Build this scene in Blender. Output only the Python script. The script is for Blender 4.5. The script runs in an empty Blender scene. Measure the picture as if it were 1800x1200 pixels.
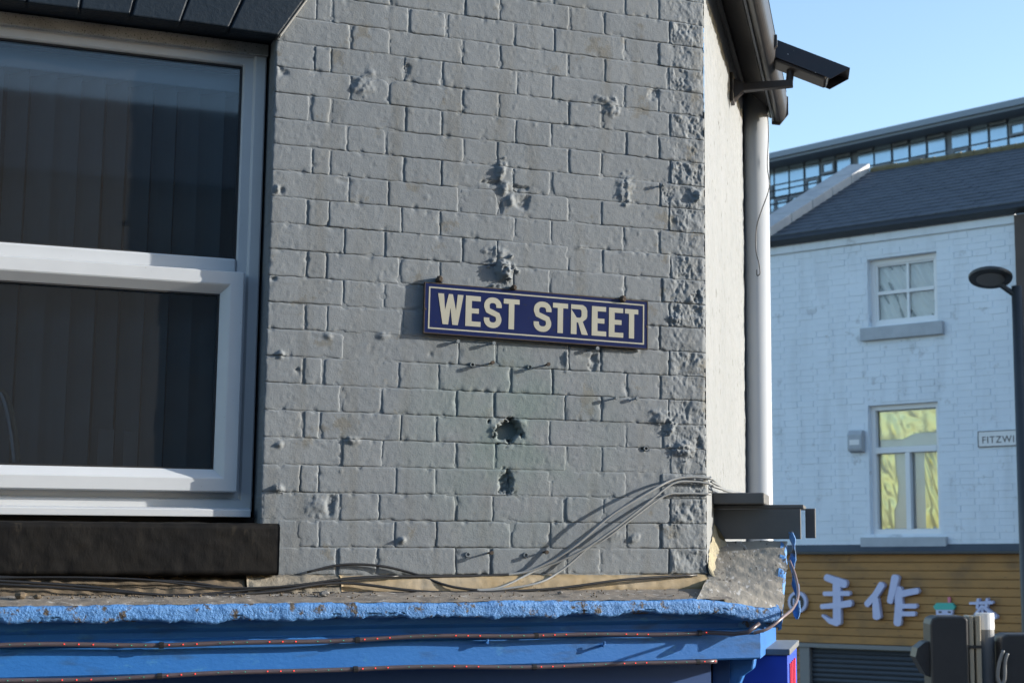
import bpy, math, random
import numpy as np
from mathutils import Matrix, Vector
random.seed(7); rng = np.random.default_rng(7)
S = bpy.context.scene
COL = S.collection
# ------------------------------------------------------------------ camera
F, PX, PY, HZ, CZ = 2775., 1130., 600., 985., 4.2      # focal length and principal point in photo pixels, horizon row, eye height
TH = math.atan((HZ - PY) / F)
cam = bpy.data.cameras.new('camera'); camo = bpy.data.objects.new('camera', cam); COL.objects.link(camo)
cam.sensor_width = 36; cam.lens = F / 1800 * 36; cam.shift_x = -(PX - 900) / 1800; cam.clip_start = .05; cam.clip_end = 2000
camo.location = (0, 0, CZ); camo.rotation_euler = (math.pi / 2 + TH, 0, 0)
cam.dof.use_dof = True; cam.dof.focus_distance = 4.6; cam.dof.aperture_fstop = 8
S.camera = camo
# ------------------------------------------------------------------ light
SUN_AZ, SUN_EL = math.radians(85.), math.radians(14.5)   # azimuth clockwise from +Y
w = bpy.data.worlds.new('World'); S.world = w; w.use_nodes = True
nt = w.node_tree; bg = nt.nodes['Background']
sky = nt.nodes.new('ShaderNodeTexSky'); sky.sky_type = 'NISHITA'; sky.sun_disc = False
sky.sun_elevation = SUN_EL; sky.sun_rotation = SUN_AZ; sky.air_density = 1.0; sky.dust_density = .7; sky.ozone_density = 1.8
nt.links.new(sky.outputs[0], bg.inputs[0]); bg.inputs[1].default_value = .15
sl = bpy.data.lights.new('sun', 'SUN'); so = bpy.data.objects.new('sun', sl); COL.objects.link(so)
sl.energy = 3.9; sl.angle = math.radians(.5); sl.color = (1, .94, .85)
sd = Vector((math.sin(SUN_AZ) * math.cos(SUN_EL), math.cos(SUN_AZ) * math.cos(SUN_EL), math.sin(SUN_EL)))
so.rotation_euler = sd.to_track_quat('Z', 'Y').to_euler(); so.location = (20, 0, 20)
S.view_settings.view_transform = 'Standard'; S.view_settings.look = 'None'; S.view_settings.exposure = 1.2; S.view_settings.gamma = 1
S.render.engine = 'CYCLES'

# ------------------------------------------------------------------ frames: x along a wall, y into it, z up
def azd(a): a = math.radians(a); return Vector((math.sin(a), math.cos(a), 0))
FWD = Vector((0, math.cos(TH), math.sin(TH))); UPV = Vector((0, -math.sin(TH), math.cos(TH)))
def ray(x, y): return FWD + Vector((1, 0, 0)) * ((x - PX) / F) + UPV * ((PY - y) / F)
class Frame:
    def __init__(s, o, a):
        s.o = Vector((o[0], o[1], 0)); s.d = azd(a); s.i = Vector((-s.d.y, s.d.x, 0))
        s.M = Matrix(((s.d.x, s.i.x, 0, s.o.x), (s.d.y, s.i.y, 0, s.o.y), (0, 0, 1, 0), (0, 0, 0, 1)))
    def at(s, px, py, y=0):                    # where the sight line of a photo point meets the plane y of this frame
        r = ray(px, py); c = Vector((0, 0, CZ)); t = (s.o + s.i * y - c).dot(s.i) / r.dot(s.i); q = c + r * t
        return (q - s.o).dot(s.d), q.z
    def P(s, x, y, z): return s.M @ Vector((x, y, z))
r0 = ray(650, HZ); r0 = r0 / r0.length * 4.5
FR = Frame(r0, 67)                             # street front
CA = Frame(FR.P(1.037, 0, 0), 8.35)            # canted corner
rf = ray(1550, HZ) * 18
FA = Frame(rf, 126.18)                         # white house across the street
rm = ray(1580, HZ) * 60
MO = Frame(rm, 132.76)                         # modern block behind
WORLD = Frame((0, 0), 90)
WORLD.M = Matrix.Identity(4)

# ------------------------------------------------------------------ mesh helpers
class MB:
    def __init__(s): s.v = []; s.f = []
    def add(s, vs, fs): n = len(s.v); s.v += [tuple(p) for p in vs]; s.f += [tuple(i + n for i in f) for f in fs]; return s
    def box(s, x0, x1, y0, y1, z0, z1):
        return s.add([(x0,y0,z0),(x1,y0,z0),(x1,y1,z0),(x0,y1,z0),(x0,y0,z1),(x1,y0,z1),(x1,y1,z1),(x0,y1,z1)],
                     [(0,3,2,1),(4,5,6,7),(0,1,5,4),(1,2,6,5),(2,3,7,6),(3,0,4,7)])
    def prism(s, poly, t0, t1, ax='y'):        # poly in the two other axes, extruded along ax
        n = len(poly)
        mk = {'y': lambda a, b, t: (a, t, b), 'x': lambda a, b, t: (t, a, b), 'z': lambda a, b, t: (a, b, t)}[ax]
        vs = [mk(a, b, t0) for a, b in poly] + [mk(a, b, t1) for a, b in poly]
        return s.add(vs, [tuple(range(n))[::-1], tuple(range(n, 2 * n))] + [(i, (i + 1) % n, n + (i + 1) % n, n + i) for i in range(n)])
    def tube(s, pts, r, n=8, cap=True):
        pts = [Vector(p) for p in pts]; rings = []
        up = Vector((0.13, 0.21, 1)).normalized()
        for i, p in enumerate(pts):
            t = (pts[min(i + 1, len(pts) - 1)] - pts[max(i - 1, 0)]).normalized()
            a = t.cross(up)
            if a.length < .05: a = t.cross(Vector((1, .1, 0)))
            a.normalize(); b = t.cross(a); rr = r[i] if isinstance(r, (list, tuple)) else r
            rings.append([p + a * (rr * math.cos(2 * math.pi * k / n)) + b * (rr * math.sin(2 * math.pi * k / n)) for k in range(n)])
        vs = [q for g in rings for q in g]; m = len(pts)
        fs = [(i * n + k, i * n + (k + 1) % n, (i + 1) * n + (k + 1) % n, (i + 1) * n + k) for i in range(m - 1) for k in range(n)]
        if cap: fs += [tuple(range(n))[::-1], tuple((m - 1) * n + k for k in range(n))]
        return s.add(vs, fs)
    def loop(s, x0, x1, z0, z1, prof):         # mitred rectangular frame; prof = (inset, y) points
        rings = [[(x0+i,y,z0+i),(x1-i,y,z0+i),(x1-i,y,z1-i),(x0+i,y,z1-i)] for i, y in prof]
        vs = [q for g in rings for q in g]
        return s.add(vs, [(a*4+k, a*4+(k+1) % 4, (a+1)*4+(k+1) % 4, (a+1)*4+k) for a in range(len(prof)-1) for k in range(4)])
    def build(s, name, m, parent=None, fr=None, smooth=False, bevel=0, at=(0, 0, 0), kind=None):
        me = bpy.data.meshes.new(name); me.from_pydata(s.v, [], s.f); me.update()
        return link(name, me, m, parent, fr, smooth, bevel, at, kind)
WM = {}
def link(name, me, m, parent=None, fr=None, smooth=False, bevel=0, at=(0, 0, 0), kind=None, rot=None):
    o = bpy.data.objects.new(name, me); COL.objects.link(o)
    if m is not None and not me.materials: me.materials.append(m)
    if smooth: me.polygons.foreach_set('use_smooth', [True] * len(me.polygons))
    M = (fr.M if fr else Matrix.Identity(4)) @ Matrix.Translation(at)
    if rot is not None: M = M @ rot
    place(o, M, parent)
    if bevel:
        b = o.modifiers.new('bevel', 'BEVEL'); b.width = bevel; b.segments = 2; b.limit_method = 'ANGLE'; b.angle_limit = .6
        b.harden_normals = False
    if kind: o['kind'] = kind
    return o
def place(o, M, parent=None):
    WM[o.name] = M.copy()
    if parent is not None:
        o.parent = parent; o.matrix_parent_inverse = Matrix.Identity(4); o.matrix_basis = WM[parent.name].inverted() @ M
    else: o.matrix_basis = M
def tag(o, label, cat=None, group=None):
    o['label'] = label
    if cat: o['category'] = cat
    if group: o['group'] = group
    return o
def thing(name, label, cat, fr, at=(0, 0, 0), group=None):
    o = bpy.data.objects.new(name, None); COL.objects.link(o); o.empty_display_size = .1
    place(o, fr.M @ Matrix.Translation(at)); return tag(o, label, cat, group)
def smoothpath(pts, n=8):                      # Catmull-Rom
    P = [Vector(p) for p in pts]; P = [P[0] * 2 - P[1]] + P + [P[-1] * 2 - P[-2]]; out = []
    for i in range(1, len(P) - 2):
        for k in range(n):
            t = k / n; a, b, c, d = P[i-1], P[i], P[i+1], P[i+2]
            out.append(.5 * ((2*b) + (c-a)*t + (2*a-5*b+4*c-d)*t*t + (3*b-a-3*c+d)*t**3))
    return out + [P[-2]]
def wpt(px, py, dist): r = ray(px, py); return Vector((0, 0, CZ)) + r * (dist / r.y)
# value noise
def _h(ix, iy, seed):
    n = (ix.astype(np.int64) * 374761393 + iy.astype(np.int64) * 668265263 + seed * 1442695041) & 0xffffffff
    n = ((n ^ (n >> 13)) * 1274126177) & 0xffffffff
    return ((n ^ (n >> 16)) & 0xffff) / 65535. * 2 - 1
def vn(x, y, seed=0):
    x = np.asarray(x, float); y = np.asarray(y, float); ix = np.floor(x); iy = np.floor(y); fx = x - ix; fy = y - iy
    fx = fx * fx * fx * (fx * (fx * 6 - 15) + 10); fy = fy * fy * fy * (fy * (fy * 6 - 15) + 10)
    a = _h(ix, iy, seed); b = _h(ix + 1, iy, seed); c = _h(ix, iy + 1, seed); d = _h(ix + 1, iy + 1, seed)
    return a + (b - a) * fx + (c - a) * fy + (a - b - c + d) * fx * fy
def fbm(x, y, s, oct=3, seed=0):
    t = 0; amp = 1
    for k in range(oct): t = t + amp * vn(np.asarray(x) * s + 17.3 * k, np.asarray(y) * s - 9.1 * k, seed + k); s *= 2.1; amp *= .5
    return t

# ------------------------------------------------------------------ materials
def mat(name, col, rough=.6, col2=None, vs=4., vamt=1., bump=0., bs=60., bd=.002, metal=0., spec=.5, spots=None, stretch=None, emit=None, c3=None, c3s=25., c3t=.62):
    m = bpy.data.materials.new(name); m.use_nodes = True; t = m.node_tree; N = t.nodes; L = t.links
    p = N['Principled BSDF']; p.inputs['Roughness'].default_value = rough; p.inputs['Metallic'].default_value = metal
    p.inputs['Specular IOR Level'].default_value = spec
    p.inputs['Base Color'].default_value = (*col, 1)
    g = N.new('ShaderNodeNewGeometry'); src = g.outputs['Position']
    if stretch:
        mp = N.new('ShaderNodeMapping'); mp.inputs['Scale'].default_value = stretch; L.new(src, mp.inputs['Vector']); src = mp.outputs[0]
    cur = None
    def mix(fac, a, b):
        x = N.new('ShaderNodeMix'); x.data_type = 'RGBA'; L.new(fac, x.inputs[0])
        if isinstance(a, tuple): x.inputs[6].default_value = (*a, 1)
        else: L.new(a, x.inputs[6])
        x.inputs[7].default_value = (*b, 1); return x.outputs[2]
    def noise(scale, detail=4, rgh=.6):
        n = N.new('ShaderNodeTexNoise'); n.inputs['Scale'].default_value = scale; n.inputs['Detail'].default_value = detail; n.inputs['Roughness'].default_value = rgh
        L.new(src, n.inputs['Vector']); return n.outputs['Fac']
    def ramp(f, a, b):
        r = N.new('ShaderNodeMapRange'); r.inputs[1].default_value = a; r.inputs[2].default_value = b; L.new(f, r.inputs[0]); return r.outputs[0]
    if col2: cur = mix(ramp(noise(vs), .5 - .25 / vamt, .5 + .25 / vamt), col, col2)
    if c3: cur = mix(ramp(noise(c3s, 6, .7), c3t, c3t + .06), cur if cur is not None else col, c3)
    if spots: cur = mix(ramp(noise(spots[1], 2, .5), spots[2], spots[2] + .04), cur if cur is not None else col, spots[0])
    if cur is not None: L.new(cur, p.inputs['Base Color'])
    if bump:
        b = N.new('ShaderNodeBump'); b.inputs['Strength'].default_value = bump; b.inputs['Distance'].default_value = bd
        L.new(noise(bs, 5, .6), b.inputs['Height']); L.new(b.outputs[0], p.inputs['Normal'])
    if emit: p.inputs['Emission Color'].default_value = (*emit[0], 1); p.inputs['Emission Strength'].default_value = emit[1]
    m['nodes'] = 1
    return m
def glass(name, tint, mixmin=.05):
    m = bpy.data.materials.new(name); m.use_nodes = True; t = m.node_tree; N = t.nodes; L = t.links
    N.remove(N['Principled BSDF']); tr = N.new('ShaderNodeBsdfTransparent'); tr.inputs[0].default_value = (*tint, 1)
    gl = N.new('ShaderNodeBsdfGlossy'); gl.inputs['Roughness'].default_value = .03; gl.inputs[0].default_value = (.9, .95, 1, 1)
    fr = N.new('ShaderNodeFresnel'); fr.inputs[0].default_value = 1.5
    mx = N.new('ShaderNodeMixShader'); L.new(fr.outputs[0], mx.inputs[0]); L.new(tr.outputs[0], mx.inputs[1]); L.new(gl.outputs[0], mx.inputs[2])
    df = N.new('ShaderNodeBsdfDiffuse'); df.inputs[0].default_value = (.6, .62, .64, 1); m2 = N.new('ShaderNodeMixShader'); m2.inputs[0].default_value = mixmin
    L.new(mx.outputs[0], m2.inputs[1]); L.new(df.outputs[0], m2.inputs[2]); L.new(m2.outputs[0], N['Material Output'].inputs[0]); return m
M_ = {}
M_['paint'] = mat('grey_masonry_paint', (.139, .156, .171), .72, (.163, .180, .193), 3.2, 1.2, bump=.45, bs=210, bd=.002, spec=.3, c3=(.128, .130, .122), c3s=9, c3t=.60, spots=((.085, .07, .05), 130, .80))
def add_layer(m, col, kind, **k):              # a further patch of paint or grime laid over the base colour
    t = m.node_tree; N = t.nodes; L = t.links; p = N['Principled BSDF']; old = p.inputs['Base Color'].links[0].from_socket
    g = N.new('ShaderNodeNewGeometry'); n = N.new('ShaderNodeTexNoise'); mp = N.new('ShaderNodeMapping'); mp.inputs['Scale'].default_value = k.get('stretch', (1, 1, 1))
    L.new(g.outputs['Position'], mp.inputs['Vector']); L.new(mp.outputs[0], n.inputs['Vector']); n.inputs['Scale'].default_value = k.get('scale', 10); n.inputs['Detail'].default_value = 5
    r = N.new('ShaderNodeMapRange'); r.inputs[1].default_value = k['lo']; r.inputs[2].default_value = k['hi']; r.inputs[4].default_value = k.get('amt', 1.); L.new(n.outputs['Fac'], r.inputs[0]); f = r.outputs[0]
    if kind == 'near':
        d = N.new('ShaderNodeVectorMath'); d.operation = 'DISTANCE'; L.new(g.outputs['Position'], d.inputs[0]); d.inputs[1].default_value = k['at']
        q = N.new('ShaderNodeMapRange'); q.inputs[1].default_value = k['r']; q.inputs[2].default_value = k['r'] * .2; L.new(d.outputs['Value'], q.inputs[0])
        mm = N.new('ShaderNodeMath'); mm.operation = 'MULTIPLY'; L.new(f, mm.inputs[0]); L.new(q.outputs[0], mm.inputs[1]); f = mm.outputs[0]
    x = N.new('ShaderNodeMix'); x.data_type = 'RGBA'; L.new(f, x.inputs[0]); L.new(old, x.inputs[6]); x.inputs[7].default_value = (*col, 1); L.new(x.outputs[2], p.inputs['Base Color'])
add_layer(M_['paint'], (.115, .115, .105), 'all', scale=16, stretch=(1, 1, .12), lo=.52, hi=.78, amt=.6)
_hu, _hz = FR.at(905, 765); add_layer(M_['paint'], (.115, .155, .15), 'near', at=tuple(FR.P(_hu, 0, _hz)), r=.38, scale=7, lo=.35, hi=.6, amt=.8)
M_['render'] = mat('pale_render', (.208, .220, .228), .75, (.178, .19, .195), 5, 1, bump=.9, bs=90, bd=.005, spots=((.05, .046, .04), 60, .68), stretch=(1, 1, .35))
M_['black_stone'] = mat('black_painted_stone', (.0055, .0055, .006), .75, (.011, .010, .009), 14, 1.2, bump=.3, bs=110, bd=.003, spec=.12, c3=(.022, .019, .015), c3s=22, c3t=.62, stretch=(1, 1, .45))
M_['arch'] = mat('dark_gloss_paint', (.010, .017, .026), .45, (.014, .021, .03), 9, 1, bump=.5, bs=60, bd=.004, spec=.22)
M_['upvc'] = mat('white_upvc', (.50, .52, .54), .35, (.45, .47, .49), 7, 1, spots=((.2, .19, .17), 210, .75))
M_['upvc_dirty'] = mat('dirty_upvc', (.34, .34, .335), .5, (.20, .2, .195), 11, 1.4, spots=((.06, .06, .06), 260, .62))
M_['rubber'] = mat('black_gasket', (.015, .015, .016), .6)
M_['glass'] = glass('window_glass', (.78, .82, .84), .024)
M_['farglass'] = glass('far_glass', (.95, .97, .98), .02)
M_['blind'] = mat('blind_fabric', (.27, .32, .33), .9, (.19, .21, .21), 3, 1)
M_['rail'] = mat('blind_rail', (.5, .58, .64), .5)
M_['room'] = mat('dark_room', (.05, .04, .036), .9, (.08, .06, .05), 2, 1)
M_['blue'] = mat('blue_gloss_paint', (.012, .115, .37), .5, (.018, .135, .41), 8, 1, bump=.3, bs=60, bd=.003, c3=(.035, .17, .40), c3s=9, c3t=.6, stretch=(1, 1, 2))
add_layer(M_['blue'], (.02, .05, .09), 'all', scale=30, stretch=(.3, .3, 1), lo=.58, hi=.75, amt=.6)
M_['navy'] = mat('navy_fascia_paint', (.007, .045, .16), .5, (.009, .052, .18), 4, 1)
M_['peel'] = mat('peeling_blue_paint', (.075, .215, .47), .65, (.045, .165, .40), 20, 1.3, bump=.9, bs=130, bd=.005, c3=(.055, .045, .034), c3s=24, c3t=.55)
M_['ledge'] = mat('weathered_ledge', (.19, .165, .135), .85, (.12, .105, .09), 16, 1.5, bump=.5, bs=140, bd=.003, c3=(.33, .32, .30), c3s=40, c3t=.58)
M_['cream'] = mat('cream_mortar', (.30, .265, .17), .85, (.22, .20, .15), 20, 1.3, bump=.6, bs=120, bd=.004)
M_['slabtop'] = mat('pale_weathered_lead', (.26, .24, .20), .8, (.19, .175, .15), 10, 1.2, bump=.6, bs=120, bd=.003, c3=(.40, .39, .37), c3s=70, c3t=.57, spots=((.06, .05, .04), 80, .66), stretch=(1, .3, .6))
M_['timber'] = mat('old_cream_timber', (.26, .18, .075), .7, (.27, .23, .17), 4, 1.5, bump=.5, bs=80, bd=.002, c3=(.10, .07, .035), c3s=18, c3t=.62)
M_['fillet'] = mat('mortar_fillet', (.20, .18, .145), .85, (.13, .115, .09), 20, 1.4, bump=.6, bs=120, bd=.004)
M_['dirt'] = mat('dirt', (.14, .105, .065), .95, (.07, .055, .04), 40, 1.5)
M_['cable_grey'] = mat('painted_cable', (.17, .18, .185), .5)
M_['cable_black'] = mat('black_cable', (.012, .012, .013), .45)
M_['rope_pale'] = mat('pale_rope_end', (.16, .12, .12), .35)
M_['rope'] = mat('clear_rope_light', (.09, .07, .075), .3, (.06, .05, .06), 30, 1)
M_['led_red'] = mat('red_led', (.8, .05, .04), .4, emit=((1, .06, .04), .7))
M_['led_green'] = mat('green_led', (.05, .5, .35), .4, emit=((.05, 1, .6), .15))
M_['sign_blue'] = mat('blue_enamel', (.006, .011, .055), .3, (.009, .015, .066), 8, 1, spec=.3, spots=((.022, .022, .035), 60, .68))
M_['sign_white'] = mat('cream_enamel', (.36, .35, .285), .3, (.31, .30, .245), 12, 1, spots=((.15, .09, .05), 90, .77))
M_['rust'] = mat('rusty_iron', (.025, .017, .012), .8, (.06, .04, .026), 60, 1.4)
M_['cctv'] = mat('weathered_black_metal', (.014, .015, .02), .35, (.026, .02, .022), 20, 1, spots=((.5, .5, .48), 75, .735))
M_['cctv_arm'] = mat('black_bracket', (.028, .025, .024), .45, (.045, .036, .032), 30, 1)
M_['gutter'] = mat('dark_gutter', (.026, .025, .026), .4, (.04, .037, .036), 12, 1, bump=.3, bs=50, bd=.003)
M_['pipe'] = mat('white_downpipe', (.44, .46, .475), .3, (.41, .43, .45), 3, 1)
M_['board'] = mat('grey_board', (.085, .088, .09), .6, (.11, .108, .105), 10, 1, bump=.3, bs=60, bd=.003)
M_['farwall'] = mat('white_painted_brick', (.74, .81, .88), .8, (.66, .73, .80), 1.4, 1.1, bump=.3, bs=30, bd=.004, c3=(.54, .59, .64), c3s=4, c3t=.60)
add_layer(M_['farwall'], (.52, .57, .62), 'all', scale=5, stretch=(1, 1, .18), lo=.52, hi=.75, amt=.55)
M_['farstone'] = mat('far_sill_stone', (.44, .48, .52), .8, (.34, .37, .41), 6, 1)
M_['farframe'] = mat('far_white_frame', (.72, .74, .76), .4)
M_['slate'] = mat('roof_slate', (.032, .043, .058), .6, (.05, .062, .08), 2.5, 1.3)
M_['lead'] = mat('lead_coping', (.45, .45, .44), .6, (.33, .34, .35), 5, 1.2)
M_['moss'] = mat('ridge_moss', (.12, .10, .05), .9, (.16, .14, .09), 9, 1.3)
M_['plank'] = mat('varnished_plank', (.40, .205, .058), .6, (.29, .15, .045), 3, 1, c3=(.08, .042, .018), c3s=7, c3t=.62, stretch=(1, 1, 4))
add_layer(M_['plank'], (.10, .065, .035), 'all', scale=3, lo=.5, hi=.75, amt=.6)
M_['letter'] = mat('pale_foam_letter', (.54, .58, .80), .6, (.47, .51, .72), 3, 1)
M_['letter_side'] = mat('letter_side', (.25, .27, .4), .5)
M_['shutter'] = mat('dark_shutter', (.03, .04, .055), .45)
M_['darkgrey'] = mat('dark_grey_metal', (.022, .026, .032), .45, (.03, .034, .038), 6, 1)
M_['midgrey'] = mat('mid_grey_metal', (.16, .17, .18), .45)
M_['foil'] = mat('gold_foil', (1, .74, .18), .36, (1, .84, .34), 4, 1.5, metal=.8)
M_['curtain'] = mat('pale_curtain', (.66, .67, .64), .9, (.7, .64, .6), 4, 1)
M_['paper'] = mat('pale_paper', (.2, .21, .205), .9)
M_['plate'] = mat('white_sign_plate', (.68, .70, .72), .4)
M_['black'] = mat('black_paint', (.02, .02, .022), .5)
M_['teal'] = mat('teal_print', (.05, .42, .36), .5)
M_['pink'] = mat('pink_print', (.65, .2, .3), .5)
M_['signal'] = mat('signal_black', (.018, .02, .024), .5, (.026, .028, .032), 8, 1)
M_['beige'] = mat('beige_strip', (.30, .27, .21), .5)
M_['asphalt'] = mat('asphalt', (.05, .05, .052), .9, (.065, .064, .062), 3, 1, bump=.4, bs=90, bd=.005)
M_['paving'] = mat('paving', (.26, .25, .24), .9, (.22, .21, .2), 3, 1)
M_['darkbrick'] = mat('dark_brick', (.075, .06, .055), .85, (.10, .08, .07), 5, 1)
M_['mod'] = mat('modern_cladding', (.13, .165, .21), .5)
M_['modroof'] = mat('modern_roof_edge', (.17, .22, .28), .4)
M_['red'] = mat('red_print', (.6, .03, .06), .4)
M_['vblue'] = mat('bright_blue_print', (.03, .08, .5), .4)
M_['leaf'] = mat('weed_leaf', (.05, .07, .03), .8)
M_['lit_edge'] = mat('painted_sunlit_edge', (.2, .2, .19), .6)

# ================================================================== ground
gm = MB(); gm.add([(-300,-300,0),(300,-300,0),(300,300,0),(-300,300,0)], [(0,1,2,3)])
gm.build('road', M_['asphalt'], kind='structure')
pv = MB(); pv.box(-6, 2.6, -1.6, 0, 0.0, .13); pv.build('pavement', M_['paving'], fr=FR, kind='structure')

# ================================================================== corner building
UJ, UC = -.3035, 1.037                        # window jamb, wall corner
Z0, CH = 4.7605, .0749                        # a bed joint and the course height
bld = thing('corner_building', 'grey painted brick corner building with blue cornice and canted corner', 'building', FR)
def f_at(px, py, y=0): return FR.at(px, py, y)
# ---- relief of the painted wall: lumps (+) and holes (-), (u, z, ru, rz, height, sharpness)
FEAT = []
def feat(px, py, rx, ry, h, sh=2.):
    u, z = f_at(px, py); FEAT.append((u, z, rx, ry, h * (.55 if -.0165 < h < 0 else 1), sh))
feat(894, 757, .034, .026, -.060, 6); feat(870, 757, .012, .02, .006, 2); feat(915, 742, .018, .008, .004)
feat(887, 848, .019, .030, -.017, 8)
feat(884, 478, .024, .030, .020, 2.5); feat(876, 448, .022, .02, .006)
feat(880, 300, .012, .022, .012, 3); feat(868, 322, .03, .006, -.012, 4); feat(886, 330, .012, .018, .008, 3); feat(918, 357, .022, .02, -.012, 3)
feat(912, 330, .025, .006, -.014, 4); feat(897, 352, .011, .016, .008, 3); feat(880, 365, .006, .02, -.010, 3)
feat(1097, 335, .020, .035, .007, 2.5); feat(1075, 190, .018, .028, .007, 2.5); feat(1060, 175, .02, .008, .005)
feat(636, 155, .03, .02, .006, 2.5); feat(622, 146, .008, .012, -.010, 3); feat(652, 128, .012, .01, .005); feat(716, 122, .008, .012, -.009, 4)
feat(497, 128, .012, .010, -.009, 3); feat(494, 335, .010, .010, -.010, 3); feat(487, 333, .006, .012, .01, 3); feat(605, 318, .02, .008, -.006)
feat(478, 490, .010, .006, -.012, 3); feat(525, 650, .010, .008, -.008, 3); feat(528, 648, .005, .004, .006, 3); feat(492, 622, .010, .007, .008, 3); feat(577, 590, .010, .01, .005)
feat(490, 860, .009, .008, .012, 3); feat(490, 780, .008, .006, .006, 3); feat(622, 775, .016, .008, .007, 2.5); feat(580, 888, .012, .026, -.012, 4); feat(560, 888, .03, .02, .004)
feat(706, 950, .010, .009, .012, 3); feat(672, 590, .014, .008, .006); feat(757, 622, .006, .008, -.005, 3)
feat(1150, 165, .016, .018, -.012, 3); feat(1160, 735, .022, .02, .007, 2.5); feat(1180, 752, .014, .016, .010, 3); feat(1225, 525, .014, .016, -.016, 3)
feat(1205, 545, .04, .02, -.006, 3); feat(1185, 560, .02, .01, .008); feat(1228, 780, .014, .02, -.010, 3); feat(1200, 790, .03, .02, .008, 2.5); feat(1175, 345, .014, .02, -.009, 3); feat(1225, 345, .012, .016, .010)
feat(1098, 640, .012, .03, .0, 3); feat(1043, 636, .013, .028, -.010, 6); feat(1030, 627, .03, .008, -.004, 3); feat(995, 632, .006, .022, .006, 3)
feat(1135, 788, .006, .006, -.02, 4); feat(1080, 940, .02, .014, .004); feat(1115, 945, .014, .012, .006, 2.5); feat(1020, 435, .02, .004, .004)
for k in range(110):
    u_ = rng.uniform(UJ, .9); z_ = rng.uniform(4.2, 6.0); FEAT.append((u_, z_, rng.uniform(.002, .006), rng.uniform(.002, .006), rng.choice([-.0014, -.001, .001, .0016]), 4.))
def relief(u, z):
    d = .00032 * fbm(u, z, 22, 3, 3) + .00022 * fbm(u, z, 95, 2, 5) + .0009 * np.clip(vn(u * 130, z * 130, 6) - .62, 0, 1) * 3 - .001 * np.clip(vn(u * 105 + 3, z * 105, 7) - .7, 0, 1) * 4
    for (a, b, ru, rz, h, sh) in FEAT:
        q = np.abs((u - a) / ru) ** 2 + np.abs((z - b) / rz) ** 2
        m = q < 6
        if m.any():
            wob = np.clip(1 + .55 * vn(u[m] * 90, z[m] * 90, 11) + .45 * vn(u[m] * 230, z[m] * 230, 14), .15, 3)
            d[m] += h * np.exp(-(q[m] * wob) ** (sh * .8)) * (1 + .35 * vn(u[m] * 150, z[m] * 150, 12) + .25 * vn(u[m] * 330, z[m] * 330, 13))
    return d
def rough(u, z):
    a = fbm(u, z * .7, 95, 3, 21); b = 1 - 2 * np.abs(vn(u * 120 + 2 * vn(u * 40, z * 40, 24), z * 55, 22)); m = np.clip(.5 + 1.2 * vn(u * 28, z * 28, 25), 0, 1)
    return (.0026 * np.clip(a, -1, .8) + .0012 * b) * (.35 + .65 * m) + .0035 * fbm(u, z, 24, 2, 23)
def nodes(a, b, step):
    n = max(2, int(round((b - a - .008) / step)))
    return np.concatenate([[a, a + .0013, a + .004], np.linspace(a + .004, b - .004, n + 1)[1:-1], [b - .004, b - .0013, b]])
# the mortar bed behind the bricks
gu = np.arange(UJ, UC + .001, .006); gu[-1] = UC; gz = np.arange(4.06, 6.40, .006)
U, Z = np.meshgrid(gu, gz); Uf = U.ravel(); Zf = Z.ravel()
dm = relief(Uf, Zf)
rec = .0018 + .0022 * fbm(Uf, Zf, 7, 2, 31)
rec = np.clip(rec, .0003, .0065) + .0008 * fbm(Uf, Zf, 90, 2, 33)
Y = rec - dm; Y[np.abs(Uf - UJ) < 1e-6] = .004; Y[np.abs(Uf - UC) < .0005] = .006
nx, nz = len(gu), len(gz)
vs = np.stack([Uf, Y, Zf], 1).tolist()
fs = [(j*nx+i, j*nx+i+1, (j+1)*nx+i+1, (j+1)*nx+i) for j in range(nz-1) for i in range(nx-1)]
me = bpy.data.meshes.new('front_wall'); me.from_pydata(vs, [], fs)
front = link('front_wall', me, M_['paint'], bld, FR, smooth=True)
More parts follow.
